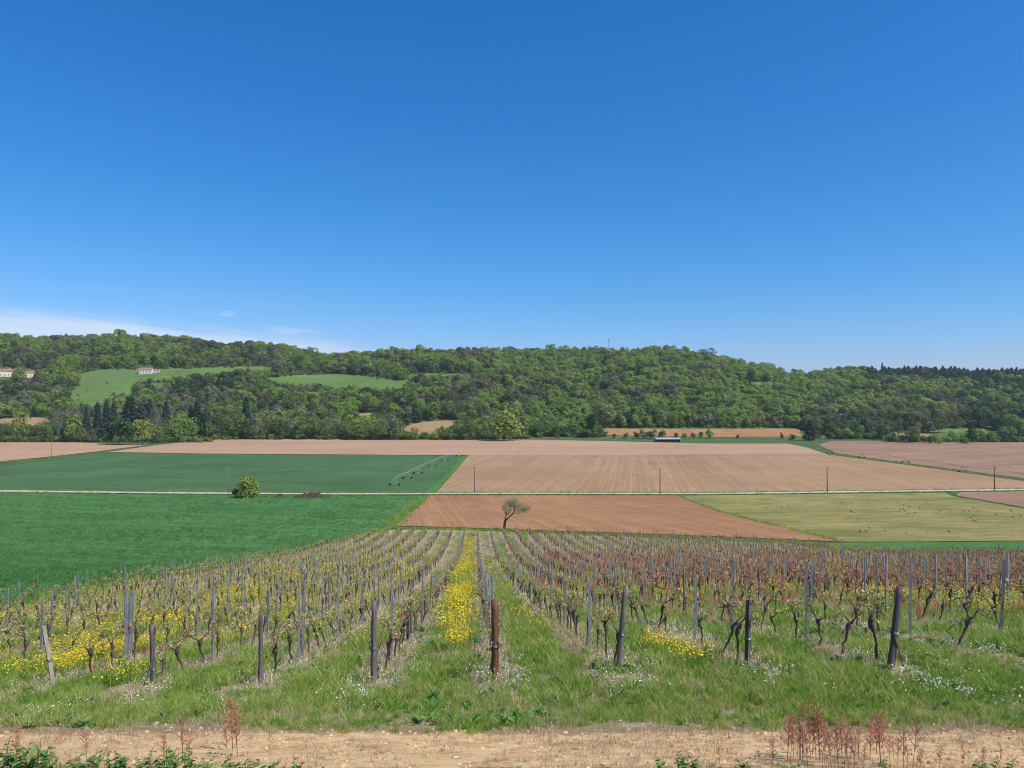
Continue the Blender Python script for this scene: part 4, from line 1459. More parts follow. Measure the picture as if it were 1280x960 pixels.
def roadside():
    X, Y = at(309, 622)
    tree_thing('round_bush', 0, X, Y, 31 * Y / F, 1.0, 1.0, 'yellowish green rounded willow bush beside the road', None, 0.17 * 31 * Y / F)
    X, Y = at(296, 622)
    tree_thing('dark_bush', 0, X, Y, 11 * Y / F, 0.95, 0.4, 'small dark green bush at the left foot of the roadside willow', None)
    # heap of dug earth and brush
    X, Y = at(388, 621.5)
    s = Y / F
    r = random.Random(4)
    mb = MB()
    nx, ny = 44, 12
    for j in range(ny):
        for i in range(nx):
            a, b = i / (nx - 1) * 2 - 1, j / (ny - 1) * 2 - 1
            hgt = max(0, 1 - abs(a) ** 4) * (0.78 + 0.22 * math.sin(a * 2.6 + 1.2)) * max(0, 1 - b * b) * (1.0 + 0.12 * math.sin(a * 17 + 1) + r.uniform(-.18, .18))
            if a < -0.75:
                hgt *= 1.1
            mb.v.append((a * 23 * s, b * 2.2, hgt * 5.6 * s - 0.05))
    for j in range(ny - 1):
        for i in range(nx - 1):
            q = j * nx + i
            mb.f.append((q, q + 1, q + nx + 1, q + nx))
            mb.m.append(0)
    o = mb.build('earth_heap', MAT['heap'])
    o.location = (X, Y, float(gz(X, Y)))
    tag(o, 'low dark heap of earth and brush lying along the road', 'earth heap')
    X, Y = at(349, 621)
    o2 = link('earth_heap', o.data)
    o2.location = (X, Y, float(gz(X, Y)))
    o2.scale = (0.3, 0.8, 0.65)
    tag(o2, 'small brown earth heap between the willow bush and the larger heap', 'earth heap')


MAT['heap'] = simple_mat('dug_earth', (0.030, 0.022, 0.020), (0.085, 0.062, 0.052), 2.2, bump=1.0, bdist=0.3)
KINDS['round_bush'] = Kind('round_bush', 'shrub', 'shrub', [crown_round(960, LEAFS['willow'], 1900, 0.036, low=0.0, wide=0.60, lobes=16, ragged=0.3)], [trunk_mesh(91, MAT['bark'], 0.03, 0.4)], '')
KINDS['dark_bush'] = Kind('dark_bush', 'shrub', 'shrub', [crown_round(950, LEAFS['dark'], 300, 0.09, low=0.0, wide=0.6)], [trunk_mesh(90, MAT['bark'], 0.03, 0.4)], '')
roadside()

# ------------------------------------------------------------------ vineyard: end posts, stakes, vines
MAT['grey_wood'] = simple_mat('weathered_grey_wood', (0.060, 0.052, 0.048), (0.20, 0.175, 0.155), 9.0, (6, 6, 0.35), bump=0.7, bdist=0.012)
MAT['pale_wood'] = simple_mat('pale_split_wood', (0.24, 0.20, 0.17), (0.46, 0.39, 0.34), 9.0, (6, 6, 0.35), bump=0.7, bdist=0.012)
MAT['red_wood'] = simple_mat('reddish_wood', (0.105, 0.042, 0.026), (0.27, 0.125, 0.075), 9.0, (6, 6, 0.35), bump=0.7, bdist=0.012)
MAT['steel'] = simple_mat('dull_galvanised_steel', (0.16, 0.17, 0.185), (0.33, 0.345, 0.365), 12.0, (2, 2, 0.5), 0.6, 0.25, 0.4, 0.15)
MAT['wire'] = simple_mat('fence_wire', (0.10, 0.10, 0.10), (0.2, 0.2, 0.2), 10, rough=0.5, metal=0.6)
MAT['vine_bark'] = simple_mat('dark_vine_bark', (0.040, 0.030, 0.025), (0.165, 0.122, 0.097), 18.0, (3, 3, 0.5), bump=0.9, bdist=0.012)
MAT['cane'] = simple_mat('brown_cane', (0.085, 0.050, 0.034), (0.19, 0.125, 0.09), 14.0, bump=0.3)


def vine_leaf_mat():
    m, t, b = mat('young_vine_leaf')
    g = G(t)
    oi = N(t, 'ShaderNodeObjectInfo')
    P, x, y, z = g.pos()
    n = g.noise(P, 7.0, 3.0, 0.7)
    big = g.noise(P, 0.10, 3.0, 0.5)
    # this block of vines breaks bud copper red, the rest yellow green
    red = g.math('MULTIPLY', g.rng(g.math('ADD', x, g.math('MULTIPLY', y, 0.05)), 2.0, 9.0), g.rng(y, 17.0, 26.0))
    yg = g.ramp(n, [(0.3, (0.22, 0.25, 0.055)), (0.5, (0.37, 0.36, 0.11)), (0.7, (0.54, 0.47, 0.26))])
    cu = g.ramp(n, [(0.3, (0.30, 0.105, 0.075)), (0.5, (0.44, 0.19, 0.13)), (0.66, (0.58, 0.43, 0.27))])
    f = g.math('ADD', g.math('MULTIPLY', red, 0.85), g.math('MULTIPLY', g.math('SUBTRACT', oi.outputs['Random'], 0.5), 0.9))
    f = g.math('ADD', f, g.math('MULTIPLY', g.math('SUBTRACT', big, 0.5), 1.2))
    c = g.mix(g.rng(f, 0.15, 0.6), yg, cu)
    g._set(b.inputs['Base Color'], c)
    b.inputs['Roughness'].default_value = 0.6
    tr = N(t, 'ShaderNodeBsdfTranslucent')
    g._set(tr.inputs['Color'], c)
    mx = N(t, 'ShaderNodeMixShader')
    mx.inputs[0].default_value = 0.3
    g.L(b.outputs[0], mx.inputs[1])
    g.L(tr.outputs[0], mx.inputs[2])
    g.L(mx.outputs[0], t.nodes['Material Output'].inputs['Surface'])
    return m


MAT['vine_leaf'] = vine_leaf_mat()


def vine_meshes(seed, simple=False):
    """One old vine: twisted trunk with a knobbly head, short arms and bent canes, first leaves."""
    r = random.Random(seed)
    H = r.uniform(0.46, 0.68)
    lx, ly = r.uniform(-.12, .12), r.uniform(-.14, .14)
    tr = MB()
    k = 4 if simple else 7
    pts, rad = [], []
    nseg = 4 if simple else 9
    for i in range(nseg):
        f = i / (nseg - 1)
        pts.append((lx * f ** 1.5 + r.uniform(-.018, .018), ly * f + r.uniform(-.02, .02), -0.05 + f * (H + 0.05)))
        rad.append((0.026 - 0.007 * math.sin(f * 3.0)) * r.uniform(0.85, 1.15) + (0.020 if f > 0.85 else 0) + (0.012 if f < 0.1 else 0))
    tr.tube(pts, rad, k)
    head = Vector(pts[-1])
    canes, leaves = MB(), MB()
    tips = []
    for s in ((-1, 1) if r.random() < 0.75 else (r.choice((-1, 1)),)):
        a = head + Vector((r.uniform(-.05, .05), s * r.uniform(.07, .13), r.uniform(.03, .11)))
        tr.tube([head - Vector((0, 0, .03)), head + Vector((0, s * .04, .03)), a], [0.027, 0.021, 0.012], 4 if simple else 6)
        for c in range(1 if r.random() < .55 else 2):
            ln = r.uniform(0.25, 0.62)
            top = r.uniform(.05, .2)
            p1 = a + Vector((r.uniform(-.05, .05), s * ln * .35, top))
            p2 = a + Vector((r.uniform(-.07, .07), s * ln * .75, top * .8))
            p3 = a + Vector((r.uniform(-.08, .08), s * ln, top * .8 - r.uniform(0, .14)))
            canes.tube([a, p1, p2, p3], [.009, .0075, .006, .005], 3 if simple else 5)
            tips += [a.lerp(p1, .5), p1, p1.lerp(p2, .5), p2, p2.lerp(p3, .5), p3]
    for s in range(r.randint(0, 2)):
        p = head + Vector((r.uniform(-.1, .1), r.uniform(-.12, .12), r.uniform(.08, .2)))
        tr.tube([head, p], [.018, .009], 4)
        tips.append(p)
    for tip in tips:
        if r.random() < 0.22:
            continue
        up = r.uniform(.03, .16)
        sh = tip + Vector((r.uniform(-.03, .03), r.uniform(-.03, .03), up))
        if not simple:
            canes.tube([tip, sh], [.003, .002], 3, cap=False)
        for q in range(r.randint(1, 3) if simple else r.randint(3, 6)):
            c = tip.lerp(sh, r.uniform(.3, 1.15)) + Vector((r.uniform(-.035, .035), r.uniform(-.035, .035), r.uniform(-.01, .03)))
            nv = Vector((r.uniform(-1, 1), r.uniform(-1, 1), r.uniform(.1, 1.2))).normalized()
            u = nv.orthogonal().normalized()
            u.rotate(__import__('mathutils').Quaternion(nv, r.uniform(0, 6.28)))
            w = nv.cross(u)
            z = r.uniform(.016, .034) * (1.6 if simple else 1.0)
            leaves.face([c - u * z, c + w * z * .8 - u * z * .2 + nv * z * .2, c + u * z * 1.1, c - w * z * .8 - u * z * .2 + nv * z * .2])
    return tr, canes, leaves


NV = 14
VP = []
for i in range(NV):
    t_, c_, l_ = vine_meshes(200 + i)
    VP.append((t_.mesh('trunk', MAT['vine_bark'], True), c_.mesh('cane', MAT['cane']), l_.mesh('leaves', MAT['vine_leaf'])))


def whole_vine(seed, simple):
    t_, c_, l_ = vine_meshes(seed, simple)
    mb = MB()
    for k, s in enumerate((t_, c_, l_)):
        n = len(mb.v)
        mb.v += s.v
        mb.f += [tuple(n + i for i in q) for q in s.f]
        mb.m += [k] * len(s.f)
    return mb.mesh('grape_vine', [MAT['vine_bark'], MAT['cane'], MAT['vine_leaf']])


VP_WHOLE = [whole_vine(200 + i, False) for i in range(NV)]
VP_FAR = [whole_vine(300 + i, True) for i in range(NV)]

END_PX = {-4: 68, -3: 192, -2: 326, -1: 467, 0: 620, 1: 772, 2: 934, 3: 1112, 4: 1277}
END_Y = {}
for k_, px_ in END_PX.items():
    rel = ROW_0 + ROW_SP * k_
    END_Y[k_] = 13.0 if k_ == 0 else rel * F / (px_ - (640 - ROW_TAN * F))
ROW_NAME = {-4: 'the pale slanting end post', -3: 'the short dark end post', -2: 'the slim dark end post', -1: 'the tall grey end post', 0: 'the reddish brown end post', 1: 'the end post leaning right',
            2: 'the straight grey end post', 3: 'the dark slanting end post'}


def row_words(k):
    if k in ROW_NAME:
        return f'behind {ROW_NAME[k]}'
    if k < -4:
        return f'{nth(-5 - k)} row left of the pale post'
    return f'{nth(k - 4)} row right of the slanting post'


def end_posts():
    # row: height m, lean x, lean y, radius, material, label
    spec = {-4: (1.13, -0.17, -.05, .052, 'pale_wood', 'pale slanting wooden end post at the far left'), -3: (1.12, -0.05, .03, .050, 'grey_wood', 'short dark wooden end post with a band near its foot'),
            -2: (1.29, 0.0, 0, .048, 'grey_wood', 'slim dark upright wooden end post'), -1: (1.42, 0.01, 0, .056, 'grey_wood', 'tall upright grey wooden end post left of the yellow flowers'),
            0: (1.33, -0.02, 0, .070, 'red_wood', 'thick reddish brown wooden end post with a dark knot'), 1: (1.44, 0.15, .05, .055, 'grey_wood', 'grey wooden end post leaning to the right'),
            2: (1.13, 0.02, 0, .052, 'grey_wood', 'straight squarish grey end post'), 3: (1.27, 0.19, .05, .060, 'grey_wood', 'dark end post slanting right with a thin brace')}
    for k, (h, lx, ly, rad, m, lb) in spec.items():
        Y = END_Y[k]
        X = float(row_x(k, Y))
        mb = MB()
        r = random.Random(k + 77)
        sides = 4 if k in (-4, 2) else 9
        n = 8
        mb.tube([(lx * i / n + r.uniform(-.006, .006), ly * i / n, -0.15 + (h + .15) * i / n) for i in range(n + 1)], [rad * (0.96 - .12 * i / n) * r.uniform(.94, 1.06) for i in range(n + 1)], sides)
        o = mb.build('end_post', MAT[m], None, sides > 4)
        o.location = (X, Y, float(gz(X, Y)))
        tag(o, lb, 'post', 'wooden end posts along the headland')
        w = MB()
        for i in range(3):
            zz = h * (.42 if k != -3 else .25) + i * .012
            f = (zz + .15) / (h + .15)
            ring = [(lx * f + math.cos(a) * (rad * 1.08), ly * f + math.sin(a) * (rad * 1.08), zz) for a in np.linspace(0, 6.283, 13)]
            w.tube(ring, .005, 4)
        w.build('wire_band', MAT['wire'], o)
        if k in (3, -3):
            b = MB()
            s = 1 if k == 3 else -1
            b.tube([(lx * .35, -.02, h * .42), (lx * .3 + s * .07, -.05, h * .2), (lx * .3 + s * .15, -.08, -.05)], [.016, .014, .013], 6)
            b.build('brace', MAT['cane'], o)
        if k == 0:
            b = MB()
            b.tube([(.045, -.052, .66), (.05, -.058, .60), (.045, -.054, .52)], [.008, .02, .008], 6)
            b.build('knot', MAT['vine_bark'], o)


end_posts()


def row_span(k):
    """Depths of the row inside the vineyard and inside the view."""
    y0 = END_Y.get(k, 12.6 if k > 4 else 14.8)
    Ys = np.arange(y0, 128, 0.1)
    X = row_x(k, Ys)
    ok = vine_mask(X, Ys) & (np.abs(X) < 0.69 * Ys + 1.0)
    Ys = Ys[ok]
    return (float(Ys.min()), float(Ys.max()) - 0.8, y0) if len(Ys) > 12 else None


STAKE = []
for i in range(4):
    r_ = random.Random(500 + i)
    mb = MB()
    h_ = (1.52, 1.6, 1.66, 1.45)[i]
    mb.box((0, 0, h_ / 2 - .1), (.046, .006, h_ + .2))          # folded steel profile
    mb.box((-.020, .021, h_ / 2 - .1), (.006, .036, h_ + .2))
    mb.box((.020, .021, h_ / 2 - .1), (.006, .036, h_ + .2))
    for z in np.arange(.45, h_ - .05, .22):
        mb.box((.027, .02, z), (.010, .02, .03))
    STAKE.append(mb.mesh('metal_stake', MAT['steel']))
mb = MB()
mb.tube([(0, 0, -.1), (.01, 0, .5), (0, .01, 1.1), (.012, 0, 1.5)], [.036, .032, .03, .026], 7)
WOOD_STAKE = mb.mesh('wooden_stake', MAT['grey_wood'], True)
mb = MB()
mb.box((0, 0, .72), (.05, .05, 1.6))
STAKE_FAR = mb.mesh('metal_stake', MAT['steel'])


def vineyard():
    vines, stakes = [], []
    rr = random.Random(31)
    for k in range(-16, 45):
        sp = row_span(k)
        if not sp:
            continue
        ya, yb, y0 = sp
        first = y0 + 3.1 if -5 <= k <= 4 else y0 + 3.1 + rr.uniform(-.3, .3)
        n = 0
        Y = first
        while Y < yb + .6:
            if Y > ya:
                stakes.append((k, Y))
                # bundles of spare stakes standing together
                if (k, n) in ((-4, 0),):
                    stakes += [(k, Y + .10), (k, Y - .09), (k, Y + .22)]
                elif (k, n) == (0, 0) or (k, n) == (-2, 0):
                    stakes += [(k, Y + .15)]
                elif rr.random() < 0.06:
                    stakes += [(k, Y + .1)]
            Y += 4.55 + rr.uniform(-.15, .15)
            n += 1
        Y = y0 + 0.45
        while Y < yb:
            if Y > ya and rr.random() > 0.10:
                vines.append((k, Y + rr.uniform(-.12, .12)))
            Y += 0.98 + rr.uniform(-.1, .1)
    return vines, stakes


vines, stakes = vineyard()


def in_frame(k, Y, pad=4):
    u = 640 + F * float(row_x(k, Y)) / Y
    return -pad < u < 1280 + pad


vs_ = sorted([v for v in vines if in_frame(*v)], key=lambda q: q[1])
near_v = vs_[:296]
near_set = set(near_v)
far_v = [v for v in vines if v not in near_set]
by_row = {}
for v in near_v:
    by_row.setdefault(v[0], []).append(v)
random.seed(77)
N_PARTS = 190
whole_ok = set(near_v[N_PARTS:])
for k, lst in by_row.items():
    lst.sort(key=lambda q: q[1])
    for i, v in enumerate(lst):
        Y = v[1]
        X = float(row_x(k, Y)) + random.uniform(-.07, .07)
        j = random.randrange(NV)
        rz = random.uniform(-.35, .35) + (math.pi if random.random() < .5 else 0) + ROW_TAN
        sc = random.uniform(.88, 1.18)
        lean = (random.uniform(-.13, .13), random.uniform(-.22, .22) if k < 3 else random.uniform(-.3, .12), rz)
        if v in whole_ok:
            o = link('grape_vine', VP_WHOLE[j])
        else:
            o = link('grape_vine', None)
            o.empty_display_size = .2
            for nm, me in zip(('trunk', 'cane', 'leaves'), VP[j]):
                if len(me.polygons):
                    link(nm, me, o)
        o.location = (X, Y, float(gz(X, Y)))
        o.rotation_euler = lean
        o.scale = (sc, sc, sc * random.uniform(.9, 1.1))
        tag(o, f'dark grapevine {row_words(k)}, {nth(i)} from the near end', 'grapevine', 'grapevines in rows')

FV = np.array(far_v)
fx = row_x(FV[:, 0], FV[:, 1]) + rng.uniform(-.07, .07, len(FV))
scatter('distant_vines', VP_FAR, np.stack([fx, FV[:, 1], gz(fx, FV[:, 1]), rng.uniform(.9, 1.25, len(FV)), rng.choice([0, math.pi], len(FV)) + rng.uniform(-.3, .3, len(FV)), rng.integers(0, NV, len(FV))], 1),
        'distant rows of small dark vines with young leaves')

st = sorted([s for s in stakes if in_frame(*s)], key=lambda q: q[1])
near_s = st[:292]
ns = set(near_s)
far_s = [s for s in stakes if s not in ns]
by_row = {}
for s in near_s:
    by_row.setdefault(s[0], []).append(s)
for k, lst in by_row.items():
    lst.sort(key=lambda q: q[1])
    for i, s in enumerate(lst):
        Y = s[1]
        X = float(row_x(k, Y)) + random.uniform(-.03, .03)
        wood = random.random() < 0.07 and Y > 18
        o = link('wooden_stake' if wood else 'metal_stake', WOOD_STAKE if wood else STAKE[random.randrange(4)])
        o.location = (X, Y, float(gz(X, Y)))
        o.rotation_euler = (random.gauss(0, .018), random.gauss(.012 if k > 2 else 0, .022), random.uniform(-.4, .4))
        tag(o, f"{'dark wooden' if wood else 'grey metal'} stake {row_words(k)}, {nth(i)} from the near end", 'stake', 'stakes along the vine rows')
FS = np.array(far_s)
fx = row_x(FS[:, 0], FS[:, 1])
scatter('distant_stakes', [STAKE_FAR], np.stack([fx, FS[:, 1], gz(fx, FS[:, 1]), rng.uniform(.9, 1.05, len(FS)), rng.uniform(-.3, .3, len(FS)), np.zeros(len(FS))], 1), 'distant thin grey stakes in the vine rows')

# ------------------------------------------------------------------ things in the valley
MAT['pole_wood'] = simple_mat('brown_pole', (0.075, 0.055, 0.042), (0.14, 0.105, 0.08), 4, (2, 2, .2))
MAT['concrete'] = simple_mat('pale_concrete', (0.15, 0.15, 0.145), (0.22, 0.215, 0.21), 4)
MAT['porcelain'] = simple_mat('insulator', (0.28, 0.28, 0.27), (0.4, 0.4, 0.38), 10, rough=.4)
MAT['galv'] = simple_mat('pale_galvanised_pipe', (0.30, 0.33, 0.34), (0.44, 0.47, 0.48), 4, rough=.5, metal=.2)
MAT['dark_steel'] = simple_mat('brown_steel', (0.09, 0.075, 0.065), (0.17, 0.145, 0.13), 4, rough=.6, metal=.2)
MAT['tyre'] = simple_mat('tyre_rubber', (0.02, 0.02, 0.02), (0.045, 0.042, 0.04), 6)
MAT['plaster'] = simple_mat('white_plaster', (0.62, 0.59, 0.54), (0.76, 0.73, 0.68), 1.5)
MAT['roof_tile'] = simple_mat('clay_roof_tile', (0.25, 0.105, 0.068), (0.38, 0.18, 0.12), 3.0, (1, 4, 1), bump=.6, bdist=.05)
MAT['grey_roof'] = simple_mat('grey_sheet_roof', (0.26, 0.28, 0.31), (0.38, 0.40, 0.43), 2, (6, .3, 1))
MAT['board_wood'] = simple_mat('old_boards', (0.14, 0.12, 0.10), (0.24, 0.21, 0.18), 3, (3, 3, .3))  # grey brown boards for shed walls, doors and window frames
MAT['glass'] = simple_mat('dark_window', (0.03, 0.035, 0.04), (0.06, 0.07, 0.08), 3, rough=.15, spec=.5)


def poles():
    items = [(64, 571, 547, .12, 'pole_wood', 'thin brown utility pole at the far left bare field'), (286, 619, 583, .085, 'concrete', 'pale concrete utility pole beside the roadside willow'),
             (593, 616.5, 583, .11, 'pole_wood', 'thin brown utility pole at the roadside above the lone tree'), (825, 618.5, 585, .15, 'pole_wood', 'brown utility pole by the road near the middle right'),
             (1034, 616.5, 584, .16, 'pole_wood', 'thick brown utility pole by the road above the fallow field'), (1243, 613.5, 583, .16, 'pole_wood', 'brown utility pole by the road at the right'),
             (256, 548.5, 535, .15, 'concrete', 'short pale utility pole at the left end of the pale field'), (1026, 556, 547, .15, 'pole_wood', 'short pole at the near end of the right irrigation line')]
    for u, yf, yt, rad, m, lb in items:
        X, Y = at(u, yf)
        h = (yf - yt) * Y / F
        o = link('utility_pole', None)
        o.location = (X, Y, float(gz(X, Y)))
        tag(o, lb, 'pole', 'utility poles across the valley')
        mb = MB()
        mb.tube([(0, 0, -.4), (0, 0, h * .5), (0, 0, h)], [rad * 1.15, rad, rad * .75], 8)
        mb.build('pole', MAT[m], o, True)
        mb = MB()
        mb.box((0, 0, h - .35), (.75, .10, .10))
        mb.build('crossarm', MAT[m], o)
        for s in (-.32, .32):
            mb = MB()
            mb.tube([(s, 0, h - .30), (s, 0, h - .20), (s, 0, h - .10)], [.05, .07, .03], 6)
            mb.build('insulator', MAT['porcelain'], o)


poles()


def wheel(mb, c, r, w, ax):
    c, ax = Vector(c), Vector(ax).normalized()
    mb.tube([c - ax * w / 2, c - ax * w * .3, c + ax * w * .3, c + ax * w / 2], [r * .8, r, r, r * .8], 14)


def irrigator(name, pts, h, label, m, pipe_r, n_wheel=2):
    """Travelling irrigation boom: pipe carried by A-frame towers on two wheels each."""
    o = link(name, None)
    P = [Vector((x, y, float(gz(x, y)))) for x, y in pts]
    o.location = P[0]
    tag(o, label, 'irrigator')
    loc = [p - P[0] for p in P]
    pipe = MB()
    for a, b in zip(loc[:-1], loc[1:]):
        top = [a.lerp(b, t) + Vector((0, 0, h + 0.40 * math.sin(math.pi * t))) for t in np.linspace(0, 1, 9)]
        low = [a.lerp(b, t) + Vector((0, 0, h - 0.1 - 0.5 * math.sin(math.pi * t))) for t in np.linspace(0, 1, 9)]
        pipe.tube(top, pipe_r, 6)
        pipe.tube(low, pipe_r * .35, 4)
        for i in range(1, 8):
            pipe.tube([top[i], low[i]], pipe_r * .3, 4)
            pipe.tube([top[i], low[i + 1]], pipe_r * .25, 4)
    pipe.build('boom', MAT[m], o)
    d = (loc[-1] - loc[0])
    d.z = 0
    d.normalize()
    s = Vector((-d.y, d.x, 0))
    for i, a in enumerate(loc):
        t = MB()
        wb = 1.7
        for sg in (-1, 1):
            t.tube([a + Vector((0, 0, h)), a + s * sg * wb + Vector((0, 0, .55))], .07 if pipe_r > .07 else .055, 5)
        t.tube([a + s * wb + Vector((0, 0, .6)), a - s * wb + Vector((0, 0, .6))], .06, 5)
        t.tube([a + s * wb * .5 + Vector((0, 0, h * .55)), a - s * wb * .5 + Vector((0, 0, h * .55))], .045, 5)
        to = t.build('tower', MAT[m], o)
        for sg in (-1, 1):
            wm = MB()
            wheel(wm, a + s * sg * wb + Vector((0, 0, .42)), .45, .22, d)
            wm.build('wheel', MAT['tyre'], to)


irrigator('irrigation_boom', [at(493, 607), at(509, 598.5), at(522, 592), at(540, 583), at(556, 576), at(574, 570.5)], 2.6, 'long pale irrigation boom on wheels crossing the far wheat field', 'galv', .075)
irrigator('irrigation_boom', [at(1037, 567), at(1077, 572.5), at(1132, 578.5), at(1203, 590), at(1290, 602)], 2.5, 'dark irrigation boom on wheeled towers beside the rust coloured field', 'dark_steel', .05)


def gable_house(name, X, Y, rot, L, W, H, R, label, cat, group=None, chimney=True, shed=False):
    o = link(name, None)
    o.location = (X, Y, float(gz(X, Y)) - .3)
    o.rotation_euler = (0, 0, rot)
    tag(o, label, cat, group)
    wl = MB()
    a, b = L / 2, W / 2
    if shed:
        for x0 in np.linspace(-a, a, 6):
            wl.box((x0, -b + .15, H / 2), (.22, .22, H))
        wl.box((0, b - .1, H / 2), (L, .16, H))
        wl.box((-a + .1, 0, H / 2), (.16, W - .4, H))
        wl.box((a - .1, 0, H / 2), (.16, W - .4, H))
        wl.build('wall', MAT['board_wood'], o)
    else:
        wl.face([(-a, -b, -1), (a, -b, -1), (a, -b, H), (-a, -b, H)])
        wl.face([(a, b, -1), (-a, b, -1), (-a, b, H), (a, b, H)])
        for s in (-1, 1):
            wl.face([(s * a, -b, -1), (s * a, b, -1), (s * a, b, H), (s * a, 0, H + R), (s * a, -b, H)][::s])
        wl.build('wall', MAT['plaster'], o)
        n = max(2, int(L / 3.2))
        for i in range(n):
            x = -a + (i + .5) * L / n
            if i == n // 2:
                d = MB()
                d.box((x, -b - .02, 1.05), (1.0, .08, 2.1))
                d.build('door', MAT['board_wood'], o)
            else:
                d = MB()
                d.box((x, -b - .02, 1.6), (1.0, .08, 1.2))
                wn = d.build('window', MAT['glass'], o)
                f = MB()
                for q in ((x - .55, 1.6, .1, 1.4), (x + .55, 1.6, .1, 1.4), (x, 2.25, 1.0, .1), (x, .95, 1.0, .1)):
                    f.box((q[0], -b - .05, q[1]), (q[2], .12, q[3]))
                f.build('frame', MAT['board_wood'], wn)
        for s in (-1, 1):
            d = MB()
            d.box((s * (a + .02), 0, 1.9), (.08, .9, 1.3))
            d.build('window', MAT['glass'], o)
    rf = MB()
    e, t = .45, .18
    sl = R / b
    for s in (-1, 1):
        y0, z0 = s * (b + e), H - sl * e
        rf.face([(-a - e, y0, z0), (a + e, y0, z0), (a + e, 0, H + R), (-a - e, 0, H + R)][::-s])
        rf.face([(-a - e, y0, z0 + t), (a + e, y0, z0 + t), (a + e, 0, H + R + t), (-a - e, 0, H + R + t)][::-s])
        rf.face([(-a - e, y0, z0), (a + e, y0, z0), (a + e, y0, z0 + t), (-a - e, y0, z0 + t)])
        for x in (-a - e, a + e):
            rf.face([(x, y0, z0), (x, 0, H + R), (x, 0, H + R + t), (x, y0, z0 + t)])
    ro = rf.build('roof', MAT['grey_roof' if shed else 'roof_tile'], o)
    if chimney:
        c = MB()
        c.box((a * .5, b * .2, H + R + .2), (.8, .6, 1.5))
        c.build('chimney', MAT['plaster'], ro)
    return o


def buildings():
    X, Y = at(183, 466.5)
    gable_house('farmhouse', X, Y, .12, 15, 9, 4.6, 2.4, 'small white house with red roof alone on the hill meadow', 'house')
    gable_house('outbuilding', X + 9.5, Y + 6, .3, 7, 5.5, 2.9, 1.4, 'low red roofed annex right of the white hillside house', 'shed', None, False)
    X, Y = at(6, 470)
    gable_house('farmhouse', X, Y, .55, 19, 10, 6.2, 2.6, 'long red roofed farmhouse with white gable at the far left edge', 'house')
    X, Y = at(36, 471)
    gable_house('farmhouse', X, Y, .5, 15, 9, 5.0, 2.2, 'smaller red roofed house right of the far left farmhouse', 'house')
    X, Y = at(990, 468)
    gable_house('ridge_house', X, Y, -.2, 11, 8, 5, 2.4, 'red roofed house half hidden by trees on the right ridge', 'house')
    X, Y = at(1011, 469)
    gable_house('ridge_house', X, Y, .2, 9, 7, 4.5, 2.2, 'second red roofed house among trees farther right on the ridge', 'house')
    X, Y = at(834, 552.2)
    gable_house('farm_shed', X, Y, .05, 19, 7, 2.5, .9, 'long low open fronted farm shed with grey roof at the field edge', 'shed', None, False, True)
    # mast on the ridge
    X, Y = at(761, 447)
    mb = MB()
    o = link('radio_mast', None)
    o.location = (X, Y, float(gz(X, Y)))
    tag(o, 'thin grey radio mast standing on the skyline', 'mast')
    mb.tube([(0, 0, -.5), (0, 0, 14), (0, 0, 27)], [.35, .28, .18], 8)
    mb.build('pole', MAT['dark_steel'], o, True)
    mb = MB()
    for a in (0, 2.1, 4.2):
        mb.box((math.cos(a) * .5, math.sin(a) * .5, 25.2), (.35, .35, 2.2), rot=a)
    mb.build('antenna', MAT['dark_steel'], o)


buildings()

# ------------------------------------------------------------------ foreground plants
def sorrel_meshes(seed, h):
    r = random.Random(seed)
    st, sd = MB(), MB()
    for q in range(r.randint(1, 3)):
        lx, ly = r.uniform(-.12, .12) * h, r.uniform(-.12, .12) * h
        hh = h * r.uniform(.75, 1.05)
        P = [Vector((r.uniform(-.02, .02), r.uniform(-.02, .02), -.03)), Vector((lx * .4, ly * .4, hh * .5)), Vector((lx, ly, hh))]
        st.tube(P, [.0055, .0045, .0025], 4)
        for b in range(12):
            t = .34 + .64 * b / 12
            p = P[1].lerp(P[2], (t - .5) * 2) if t > .5 else P[0].lerp(P[1], t * 2)
            a = r.uniform(0, 6.283)
            ln = hh * r.uniform(.12, .28) * (1.25 - t * .6)
            e = p + Vector((math.cos(a) * ln * .75, math.sin(a) * ln * .75, ln * .8))
            st.tube([p, e], [.0035, .002], 3, cap=False)
            for k in range(30):
                c = p.lerp(e, r.uniform(.1, 1.05)) + Vector((r.uniform(-.016, .016), r.uniform(-.016, .016), r.uniform(-.014, .014)))
                s = r.uniform(.006, .014)
                u = Vector((r.uniform(-1, 1), r.uniform(-1, 1), r.uniform(-1, 1))).normalized()
                w = u.orthogonal().normalized()
                sd.face([c - u * s, c + w * s * .8, c + u * s, c - w * s * .8])
    return st.mesh('stem', MAT['stem']), sd.mesh('seed_heads', MAT['sorrel'])


